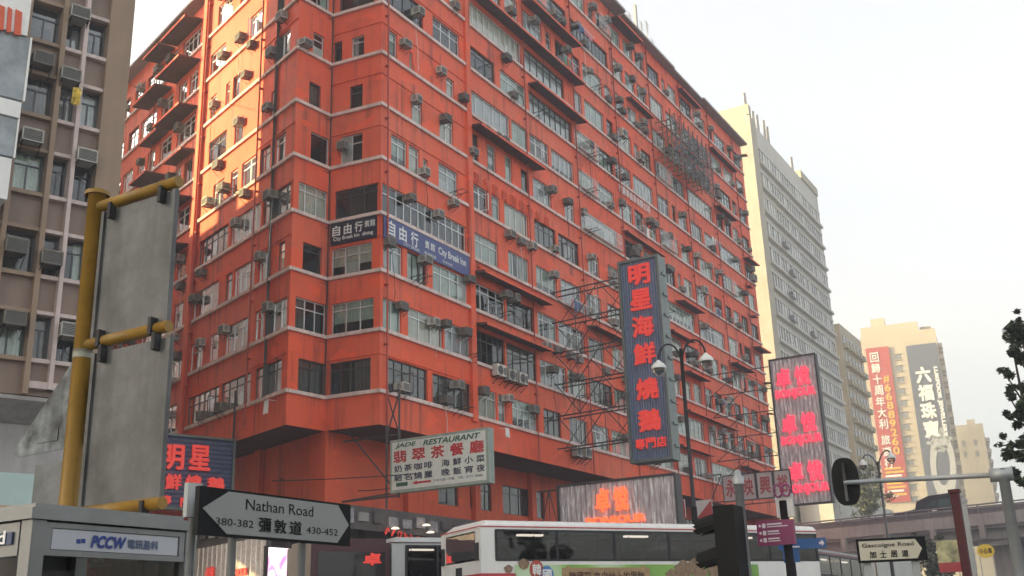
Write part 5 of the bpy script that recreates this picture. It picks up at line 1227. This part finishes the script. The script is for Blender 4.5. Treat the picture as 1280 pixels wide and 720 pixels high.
# ------------------------------------------------------------------ phone booth
m_kiosk = M('kiosk_grey', (.20, .203, .20), .4, .1, 2, .2, metal=.25); m_kpanel = M('kiosk_panel', (.40, .41, .44), .35, .04, 1)
K = atZ(42, 634, 2.32); FK = Fr(K, UR, UN); kw = FK.hit(247, 656)[0]; kd = 1.1; KT = 2.32
if FK.n.dot(CAM - K) < 0: FK.n = -FK.n
t = thing('phone_booth', 'grey metal phone booth with a pale header panel and blue lettering', 'phone booth', FK.pt(kw / 2, -kd / 2, 0))
ph = .055
b = MB(); b.box(FK, -.02, kw + .0, -kd, .02, KT - .06, KT + .0); b.box(FK, .04, kw - .08, -kd + .06, -.04, KT + .001, KT + .03); b.build('roof', m_kiosk, t)
b = MB()
for s_ in (0, kw - .09):
    for o in (0, -kd + .0): b.box(FK, s_ + .003, s_ + .09, o - .09 if o == 0 else o, o if o == 0 else o + .09, 0, KT - .062)
b.build('frame', m_kiosk, t)
zh1, zh0 = KT - .07, FK.hit(140, 698)[1]
b = MB(); b.box(FK, .092, kw - .092, -.06, -.02, zh0, zh1); 
for z in ((zh1 - .028, zh1), (zh0, zh0 + .03)): b.box(FK, .092, kw - .092, -.019, -.004, z[0], z[1])
for s_ in (.092, kw - .132): b.box(FK, s_, s_ + .04, -.0195, -.006, zh0 + .03, zh1 - .028)
b.build('header', m_kiosk, t)
b = MB(); b.box(FK, .14, kw - .14, -.019, -.012, zh0 + .035, zh1 - .032); pn = b.build('header_panel', m_kpanel, t)
hm = (zh0 + zh1) / 2; b = MB(); x_ = FK.hit(138, 668)[0]; text(b, 'PCCW', FK.pt(x_, -.009, hm - .0), UR, UZ, FK.hit(159, 668)[0] - FK.hit(116, 668)[0], .062, bold=.026, shear=.25)
for q in range(2): b.box(FK, FK.hit(98 + q * 6, 667)[0], FK.hit(103 + q * 6, 667)[0], -.0115, -.009, hm - .015 + q * .003, hm + .008 + q * .003)
b.build('panel_lettering', M('kiosk_blue', (.012, .035, .20), .4, .05), pn)
b = MB(); text(b, '電訊盈科', FK.pt(FK.hit(181, 671)[0], -.009, hm - .0), UR, UZ, FK.hit(200, 671)[0] - FK.hit(162, 671)[0], .052, bold=.008); b.build('panel_characters', M('kiosk_grey_blue', (.07, .10, .19), .4, .05), pn)
FKs = Fr(K, -UN, -UR) if True else None
b = MB(); b.box(FK, -.0, .04, -kd + .1, -.1, zh0 + .0, zh1); b.build('side_header', m_kiosk, t); b = MB(); b.box(FK, -.014, -.002, -kd + .14, -.14, zh0 + .06, zh1 - .05); sp = b.build('side_panel', M('kiosk_navy', (.02, .04, .10), .4, .1), t)
b = MB(); text(b, 'PhoneCard', FK.pt(-.017, -.50, zh0 + .1), -(-UN) if (-UN).dot(CR_) < 0 else UN, UZ, .62, .07, bold=.01); b.build('side_lettering', m_white, sp)
b = MB(); b.face([FK.pt(.09, -.045, .3), FK.pt(kw - .09, -.045, .3), FK.pt(kw - .09, -.045, zh0), FK.pt(.09, -.045, zh0)]); b.face([FK.pt(.045, -.1, .3), FK.pt(.045, -kd + .09, .3), FK.pt(.045, -kd + .09, zh0), FK.pt(.045, -.1, zh0)]); b.build('glazing', GLASS('kiosk_glass', (.5, .52, .5), 1.2), t)
b = MB(); b.face([FK.pt(.05, -kd + .02, 0), FK.pt(kw - .05, -kd + .02, 0), FK.pt(kw - .05, -kd + .02, KT - .07), FK.pt(.05, -kd + .02, KT - .07)]); b.face([FK.pt(.05, -.07, KT - .075), FK.pt(kw - .05, -.07, KT - .075), FK.pt(kw - .05, -kd + .03, KT - .075), FK.pt(.05, -kd + .03, KT - .075)]); b.box(FK, kw * .4, kw * .75, -kd + .04, -kd + .3, 1.0, 1.75); b.build('lining', M('kiosk_lining', (.045, .045, .045), .6, .3, 3), t)

# ------------------------------------------------------------------ street nameplates and guide signs
m_plate = M('nameplate_white', (.20, .203, .197), .35, .05, 1.5, .05); m_black = M('nameplate_black', (.008, .008, .009), .6, .1, 3, spec=.12); m_post = M('post_grey', (.33, .34, .34), .45, .1, 3, .1, metal=.4)
N0 = atD(250, 607, 5.5); FN = Fr(N0, UR, UN)
if FN.n.dot(CAM - N0) < 0: FN.n = -FN.n
z1 = N0.z; z0 = FN.hit(250, 668)[1]; Ln = FN.s_at(438, (z0 + z1) / 2); zm = (z0 + z1) / 2; h = z1 - z0
t = thing('street_nameplate', 'black edged white street nameplate pointed at both ends on grey posts', 'street sign', FN.pt(Ln * .5, 0, 0))
b = MB(); b.box(FN, 0, Ln, -.03, 0, z0, z1); b.build('board', m_black, t)
b = MB(); pad = .012; pts = [(.012, zm), (.16 * Ln, z1 - pad), (.915 * Ln, z1 - pad), (.985 * Ln, zm), (.915 * Ln, z0 + pad), (.13 * Ln, z0 + pad)]
pts = [(.02 * Ln, zm + .01), (.165 * Ln, z1 - pad), (.90 * Ln, z1 - pad), (.985 * Ln, zm), (.90 * Ln, z0 + pad), (.165 * Ln, z0 + pad)]
b.prism([FN.pt(p, .001, z) for p, z in pts], FN.n * .002); b.build('face', m_plate, t)
b = MB(); PX = lambda x: FN.s_at(x, zm)
text(b, 'Nathan Road', FN.pt(PX(350), .005, z0 + h * .72), UR, UZ, PX(392) - PX(308), h * .235)
b.build('road_name_lettering', m_black, t); b = MB()
for ch, p in zip('彌敦道', (331, 350, 369)): text(b, ch, FN.pt(PX(p), .005, z0 + h * .31), UR, UZ, PX(p + 7.5) - PX(p - 7.5), h * .30, bold=.006)
b.build('road_name_characters', m_black, t); b = MB()
text(b, '380-382', FN.pt(PX(293.5), .005, z0 + h * .30), UR, UZ, PX(317) - PX(270), h * .155); b.build('house_numbers', m_black, t); b = MB(); text(b, '430-452', FN.pt(PX(402.5), .005, z0 + h * .29), UR, UZ, PX(422) - PX(383), h * .155)
b.build('house_numbers', m_black, t)
for p in (.25, .70): b = MB(); b.tube([FN.pt(Ln * p, -.055, 0), FN.pt(Ln * p, -.055, z1 - .04)], .022, 10); b.build('post', m_post, t)
P = atD(240, 626, 5.8); f = Fr(P, UR, UN); b = MB(); hh = 40 * 5.8 / FPX
if f.n.dot(CAM - P) < 0: f.n = -f.n
ww = 26 * 5.8 / FPX
for q in range(6):
    a0, a1 = math.pi * q / 6, math.pi * (q + 1) / 6
    b.face([f.pt(-ww / 2 * math.cos(a0), ww / 3 * math.sin(a0), P.z - hh / 2), f.pt(-ww / 2 * math.cos(a1), ww / 3 * math.sin(a1), P.z - hh / 2), f.pt(-ww / 2 * math.cos(a1), ww / 3 * math.sin(a1), P.z + hh / 2), f.pt(-ww / 2 * math.cos(a0), ww / 3 * math.sin(a0), P.z + hh / 2)], 0, True)
b.face([f.pt(-ww / 2, 0, P.z - hh / 2), f.pt(ww / 2, 0, P.z - hh / 2), f.pt(ww / 2, 0, P.z + hh / 2), f.pt(-ww / 2, 0, P.z + hh / 2)]); b.tube([f.pt(0, .01, 0), f.pt(0, .01, P.z - hh / 2)], .02, 8)
tag(b.build('curved_sign_plate', m_post), 'curved grey plate on a thin pole tucked behind the nameplate', 'sign')

def guide(f, name, label, x0, x1, y0, y1, mt, D):
    a, z1 = f.hit(x0, y0); c = f.hit(x1, y0)[0]; z0 = f.hit(x0, y1)[1]; t = thing(name, label, 'sign', f.pt((a + c) / 2, 0, 0)); b = MB(); b.box(f, a, c, -.07, 0, z0, z1); b.build('board', mt, t); return t, a, c, z0, z1
P = atD(945, 660, 11.5); f = Fr(P, az(118), -az(28))
t, a, c, z0, z1 = guide(f, 'guide_sign', 'purple tourist guide sign with white arrows and pictograms', 945, 991, 652, 683, M('guide_purple', (.19, .022, .085), .4, .06, 2), 11.5)
b = MB(); L, H = c - a, z1 - z0
for k in range(3):
    zz = z1 - H * (.2 + .29 * k); b.prism([f.pt(a + L * p, .002, zz + H * q) for p, q in ((.05, 0), (.10, .08), (.10, .03), (.13, .03), (.13, -.03), (.10, -.03), (.10, -.08))], f.n * .002); b.box(f, a + L * .16, a + L * .25, .002, .004, zz - H * .09, zz + H * .09)
    b.box(f, a + L * .29, a + L * (.6 + .1 * (k == 0)), .002, .004, zz + H * .02, zz + H * .08); b.box(f, a + L * .29, a + L * (.85 if k == 0 else .62), .002, .004, zz - H * .07, zz - H * .03)
b.build('pictograms', M('guide_white', (.62, .55, .58), .4, .05), t)
b = MB(); pc = f.pt(a + L * .72, -.12, 0); b.tube([pc, V((pc.x, pc.y, z1 + .2))], .045, 10); b.build('post', m_dark, t)
gz0 = z1 + .03
b = MB(); b.box(f, a + L * .52, a + L * .98, -.16, -.1, gz0, gz0 + .24); 
t2 = thing('stop_plate', 'small pale plate topped by two purple rings above purple guide sign', 'sign', f.pt(a + L * .7, -.1, gz0)); b.build('plate', M('stop_pale', (.50, .48, .47), .5, .1, 3), t2); b = MB()
for q in (.64, .86):
    cc = f.pt(a + L * q, -.07, gz0 + .27); b.tube([cc + f.u * .042 * math.cos(w) + UZ * .062 * math.sin(w) for w in [k * math.pi / 8 for k in range(17)]], .011, 6)
b.build('ring', M('ring_purple', (.22, .04, .12), .4), t2)
P = atD(975, 680, 12.2); f = Fr(P, az(108), -az(18))
t, a, c, z0, z1 = guide(f, 'guide_sign', 'blue direction board with a white arrow under the purple sign', 972, 1032, 675, 688, M('guide_blue', (.03, .09, .24), .4, .08, 2), 12.2)
b = MB(); L, H = c - a, z1 - z0; b.prism([f.pt(a + L * p, .002, z0 + H * q) for p, q in ((.97, .5), (.91, .85), (.91, .62), (.86, .62), (.86, .38), (.91, .38), (.91, .15))], f.n * .002); b.box(f, a + L * .12, a + L * .35, .002, .004, z0 + H * .5, z0 + H * .75); b.box(f, a + L * .12, a + L * .45, .002, .004, z0 + H * .2, z0 + H * .32); b.build('pictograms', bpy.data.materials['guide_white'], t)
b = MB(); b.box(f, a + L * .08, a + L * .42, -.06, .0, z0 - .13, z0 - .005); b.build('lower_board', bpy.data.materials['guide_blue'], t); b = MB(); b.tube([f.pt(a + L * .22, -.12, 0), f.pt(a + L * .22, -.12, z1)], .045, 8); b.build('post', m_dark, t)
# second street nameplate
P = atD(1074, 686, 15.5); f = Fr(P, az(104), -az(14)); a = 0; z1 = f.hit(1074, 677)[1]; z0 = f.hit(1074, 701)[1]; c = f.s_at(1155, (z0 + z1) / 2); L = c; H = z1 - z0
t = thing('street_nameplate', 'white arrow ended street nameplate in black frame under the overpass', 'street sign', f.pt(L / 2, 0, 0)); b = MB(); b.box(f, -.03, L + .03, -.05, 0, z0 - .03, z1 + .03); b.build('board', m_black, t)
b = MB(); zm = (z0 + z1) / 2; b.prism([f.pt(p * L, .002, z) for p, z in ((.0, z0), (.0, z1), (.88, z1), (.97, zm), (.88, z0))], f.n * .003); b.build('face', M('plate_cream', (.45, .42, .33), .4, .05, 2), t)
b = MB(); text(b, 'Gascoigne Road', f.pt(L * .45, .008, z0 + H * .74), f.u, UZ, L * .80, H * .27, bold=.004)
for ch, p in zip('加士居道', (.20, .36, .53, .70)): text(b, ch, f.pt(L * p, .008, z0 + H * .28), f.u, UZ, L * .10, H * .34, bold=.012)
b.build('lettering', m_black, t)
for p in (.1, .85): b = MB(); b.box(f, L * p - .05, L * p + .05, -.12, -.06, 0, z0 + .1); b.build('post', m_post, t)

# ------------------------------------------------------------------ traffic signals and posts
m_sig = M('signal_black', (.008, .008, .008), .6, .2, 4, spec=.12)
P = atD(914, 690, 11); FS_ = Fr((P.x, P.y, 0), az(-62), az(208)); zt = atD(912, 633, 11).z
t = thing('traffic_signal', 'black traffic signal head in profile with long visors on grey pole', 'traffic light', FS_.P)
w_ = .16
b = MB(); b.box(FS_, -.11, .10, -w_, w_, zt - 1.0, zt); b.build('housing', m_sig, t)
for k in range(3):
    zc = zt - .17 - .32 * k; b = MB(); n = 10; R_ = .125
    for q in range(n):
        a0, a1 = math.pi * (-.12 + 1.24 * q / n), math.pi * (-.12 + 1.24 * (q + 1) / n)
        b.face([FS_.pt(.101, R_ * math.cos(a0), zc + R_ * math.sin(a0)), FS_.pt(.101, R_ * math.cos(a1), zc + R_ * math.sin(a1)), FS_.pt(.34, R_ * .9 * math.cos(a1), zc + R_ * .9 * math.sin(a1) - .05), FS_.pt(.34 - .05 * (1 - math.sin(max(0, min(math.pi, a0)))), R_ * .9 * math.cos(a0), zc + R_ * .9 * math.sin(a0) - .05)], 0, True)
    b.lathe(FS_.pt(.101, 0, zc), FS_.u, [(0, .11), (.02, .09), (.03, .001)], 14); b.build('visor', m_sig, t)
zp = atD(912, 600, 11).z; b = MB(); b.tube([FS_.pt(-.06, -.26, 0), FS_.pt(-.06, -.26, zp)], .046, 12); b.lathe(FS_.pt(-.06, -.26, zp - .02), UZ, [(0, .06), (.07, .06), (.08, .04), (.14, .03), (.15, .001)], 12); b.bar(FS_.pt(-.06, -.26, zt - .2), FS_.pt(-.06, -.16, zt - .2), .05); b.build('pole', m_post, t)
b = MB(); b.box(FS_, -.08, .1, -.14, .14, zt - 1.4, zt - 1.12); b.build('push_box', M('signal_green_grey', (.28, .35, .33), .5, .1), t)
# mast arm with round backed head
P = atD(1262, 640, 13); FMa = Fr((P.x, P.y, 0), az(-66), az(204)); zt = atD(1258, 588, 13).z
t = thing('signal_mast', 'grey post and long cantilever arm carrying a rounded black signal back', 'traffic light', FMa.P)
aL = FMa.s_at(1055, zt); za = FMa.hit(1060, 603)[1]; zb2 = FMa.hit(1255, 593)[1]; 
b = MB(); b.tube([FMa.P, FMa.P + UZ * (zt + .02)], .062, 12, r2=.056); b.build('post', m_post, t); b = MB(); b.tube([FMa.pt(0, 0, zb2), FMa.pt(aL, 0, za)], .03, 10, r2=.026); b.lathe(FMa.pt(-.1, 0, zb2), FMa.u, [(0, .001), (0, .075), (.24, .075), (.24, .04)], 12); b.build('arm', m_post, t)
cs, cz_ = FMa.hit(1056, 601); hw, hh = 15 * 13.6 / FPX, 27 * 13.6 / FPX
b = MB(); b.prism([FMa.pt(cs + hw * (abs(math.cos(q)) ** .7) * (1 if math.cos(q) > 0 else -1), -.06, cz_ + hh * (abs(math.sin(q)) ** .8) * (1 if math.sin(q) > 0 else -1)) for q in [k * math.pi / 14 for k in range(28)]], FMa.n * -.06); b.box(FMa, cs - .1, cs + .1, -.25, -.121, cz_ - .2, cz_ + .2); b.build('backing_board', m_sig, t)
b = MB(); b.tube([FMa.pt(cs, 0, cz_ - hh * .85), FMa.pt(cs, 0, cz_ + hh * .75)], .018, 8); b.build('hanger', m_truss, t)
# red post with grey twin
for x, lab, mt, nm, zz in ((1200, 'dark red square post standing under the signal arm', M('post_red', (.06, .007, .009), .7, .15, 2, .15), 'red_post', 616), (1209, 'slim grey post close behind the dark red post', m_post, 'grey_post', 624)):
    P = atD(x, 660, 18 if nm == 'red_post' else 18.5); zt = atD(x - 4, zz, 18).z; b = MB(); f = Fr((P.x, P.y, 0), UR, UN); w_ = .062 if nm == 'red_post' else .04; b.box(f, -w_, w_, -w_, w_, 0, zt); b.box(f, -w_ - .02, w_ + .02, -w_ - .02, w_ + .02, zt, zt + .05); tag(b.build(nm, mt), lab, 'post')

# ------------------------------------------------------------------ street lamps
m_lampw = M('lamp_dome', (.66, .66, .64), .4, .08, 4); m_lampg = GLASS('lamp_glass', (.62, .60, .56), 1.45)
def lamp(label, x_top, y_top, D, heads, x_base, pole_r=.065, dome=.26, mt=None):
    mt = mt or m_dark; P = atD(x_top, y_top, D); base = V((P.x, P.y, 0)); t = thing('street_lamp', label, 'street lamp', base)
    b = MB(); b.tube([base, base + UZ * (P.z * .5)], pole_r * 1.5, 10); b.tube([base + UZ * P.z * .5, P], pole_r, 10); b.build('pole', mt, t)
    for hx, hy in heads:
        H = atD(hx, hy, D); b = MB(); pts = []
        top = max(P.z, H.z) + abs(H.x - P.x) * .35
        for q in range(13):
            a_ = math.pi * q / 12; pts.append(V((P.x + (H.x - P.x) * (1 - math.cos(a_)) / 2, P.y + (H.y - P.y) * (1 - math.cos(a_)) / 2, (P.z - .6) * (1 - q / 12) + (H.z + dome * .8) * q / 12 + math.sin(a_) * (abs(H.x - P.x) * .65 + .2))))
        b.tube(pts, .035, 8); b.build('arm', mt, t)
        b = MB(); b.lathe(H, UZ, [(0, dome), (.06, dome * .98), (.16, dome * .75), (.24, dome * .35), (.28, .06), (.34, .001)], 20); sh = b.build('lamp_shade', m_lampw, t)
        b = MB(); b.lathe(H, UZ, [(-.005, dome * .94), (-.12, dome * .8), (-.24, dome * .45), (-.28, .001)], 18); b.build('globe', m_lampg, sh)
lamp('black double armed street lamp before the tall blue sign, white dome shades', 851, 436, 36, [(823.5, 461), (883, 452)], 866)
lamp('slim distant double armed street lamp in front of the red banner foot', 1097, 577, 55, [(1079, 582), (1114, 573)], 1110, .06, .22, M('lamp_grey', (.10, .10, .10), .5))

# ------------------------------------------------------------------ hoardings and greenery under the overpass
for x0, x1, y0, y1, D, lab, col, kind in ((1172, 1200, 676, 716, 62, 'cream and green patterned hoarding with red base under the overpass', (.48, .44, .22), 0), (1221, 1243, 681, 698, 50, 'oval yellow sign with dark characters under the overpass', (.70, .47, .05), 1), (1200, 1216, 672, 706, 66, 'yellowish billboard half hidden by the dark red post', (.45, .38, .16), 2)):
    P = atD(x0, (y0 + y1) / 2, D); f = Fr(P, az(112), az(202)); a = 0; c = f.s_at(x1, P.z); z1 = f.hit(x0, y0)[1]; z0 = max(.2, f.hit(x0, y1)[1]); L, H = c, z1 - z0; t = thing('hoarding', lab, 'billboard', f.pt(L / 2, 0, 0)); b = MB()
    if kind == 1:
        b.prism([f.pt(L / 2 + L / 2 * math.cos(q), 0, z0 + H / 2 + H / 2 * math.sin(q)) for q in [k * math.pi / 10 for k in range(20)]], f.n * .2)
    else: b.box(f, 0, L, -.2, 0, z0, z1)
    b.build('board', M('hoarding_%d' % kind, col, .5, .7 if kind == 0 else .15, 1.5), t); b = MB(); b.box(f, L * .1, L * .15, -.3, -.2, 0, z0 + .1); b.box(f, L * .85, L * .9, -.3, -.2, 0, z0 + .1); b.build('leg', m_post, t)
    b = MB()
    if kind == 1: [text(b, ch, f.pt(L * p, .215, z0 + H * .5), f.u, UZ, L * .2, H * .4, bold=.012) for ch, p in zip('小心車', (.25, .5, .75))]; b.build('lettering', m_dark, t)
    if kind == 0: b.box(f, .0, L, .002, .03, z0, z0 + H * .3); b.build('red_base', M('hoarding_red', (.42, .03, .03), .5), t)

m_leaf = [M('leaf_dark', (.020, .030, .016), .55, .35, 3), M('leaf_mid', (.045, .065, .028), .55, .35, 3)]
m_leafh = [M('shrub_dark', (.05, .065, .035), .6, .35, 1), M('shrub_mid', (.095, .105, .06), .6, .35, 1)]
m_bark = M('bark', (.08, .065, .05), .85, .3, 6, bump=.3)
def leaves(mb, c, R, n, size):
    subs = [V((rnd.gauss(0, .5), rnd.gauss(0, .5), rnd.gauss(0, .5))) * R for _k in range(max(3, int(7 * R / (R + .3))))]
    for _ in range(n):
        d = V((rnd.gauss(0, 1), rnd.gauss(0, 1), rnd.gauss(0, 1))); d = d.normalized() * (R * .42 * rnd.random() ** .5); p = c + rnd.choice(subs) + d
        ax = V((rnd.uniform(-1, 1), rnd.uniform(-1, 1), rnd.uniform(-.6, .6))).normalized(); bx_ = ax.cross(V((rnd.uniform(-1, 1), rnd.uniform(-1, 1), rnd.uniform(-1, 1)))).normalized(); s_ = size * rnd.uniform(.6, 1.3)
        mb.face([p - ax * s_, p + bx_ * s_ * .38 - ax * s_ * .2, p + ax * s_, p - bx_ * s_ * .38 - ax * .2 * s_], rnd.randrange(2))
def tree(name, label, base, clumps, trunk_r, trunk_top, mats, n, size):
    t = thing(name, label, 'tree', base); b = MB(); top = V((base[0], base[1], trunk_top)); b.tube([base, V(base) + (top - V(base)) * .5 + V((.08, .05, 0)), top], trunk_r, 10, r2=trunk_r * .6)
    for c, R in clumps:
        s_ = top - UZ * rnd.uniform(0, trunk_top * .25); mid = (s_ + c) / 2 + V((rnd.uniform(-.2, .2), rnd.uniform(-.2, .2), rnd.uniform(0, .3))); b.tube([s_, mid, c], trunk_r * .35, 6, r2=trunk_r * .08)
    b.build('trunk', m_bark, t); cb_ = MB()
    for c, R in clumps: leaves(cb_, c, R, int(n * R * R), size)
    cb_.build('crown', mats, t)
D = 24; tb = atD(1335, 640, D + .5); tb = V((tb.x, tb.y, 0))
cl = []
for x, y, r in ((1272, 398, 7), (1283, 420, 14), (1265, 432, 6), (1277, 455, 16), (1256, 466, 8), (1268, 480, 12), (1285, 500, 22), (1262, 497, 9), (1259, 521, 9), (1272, 524, 12), (1250, 556, 4), (1275, 548, 13), (1263, 557, 9), (1282, 575, 18), (1278, 598, 10), (1300, 440, 30), (1305, 540, 36), (1330, 480, 50), (1350, 560, 45), (1345, 400, 40), (1320, 380, 30)):
    cl.append((atD(x, y, D + rnd.uniform(-.8, .8)), r * D / FPX))
tree('street_tree', 'dark leafed tree whose branches hang in beside the signal mast', tb, cl, .16, 5.2, m_leaf, 6500, .062)
for x, y, D, r, lab in ((1072, 606, 135, 2.6, 'bushy grey green tree before the slab block annexe'), (1083, 625, 128, 1.8, 'smaller bushy tree lower beside the overpass rail'), (1163, 706, 75, 1.25, 'dark bushy tree in the shade behind the arrow nameplate'), (1178, 712, 80, 1.0, 'smaller shaded tree beside patterned hoarding')):
    P = atD(x, y, D); cl = [(P + V((rnd.uniform(-r, r) * .7, rnd.uniform(-r, r) * .7, rnd.uniform(-r, r) * .9)), r * rnd.uniform(.4, .7)) for _ in range(9)]
    tree('shrubby_tree', lab, V((P.x, P.y, 0)), cl, .14, max(1.5, P.z - r * .4), m_leafh, 130, .24)
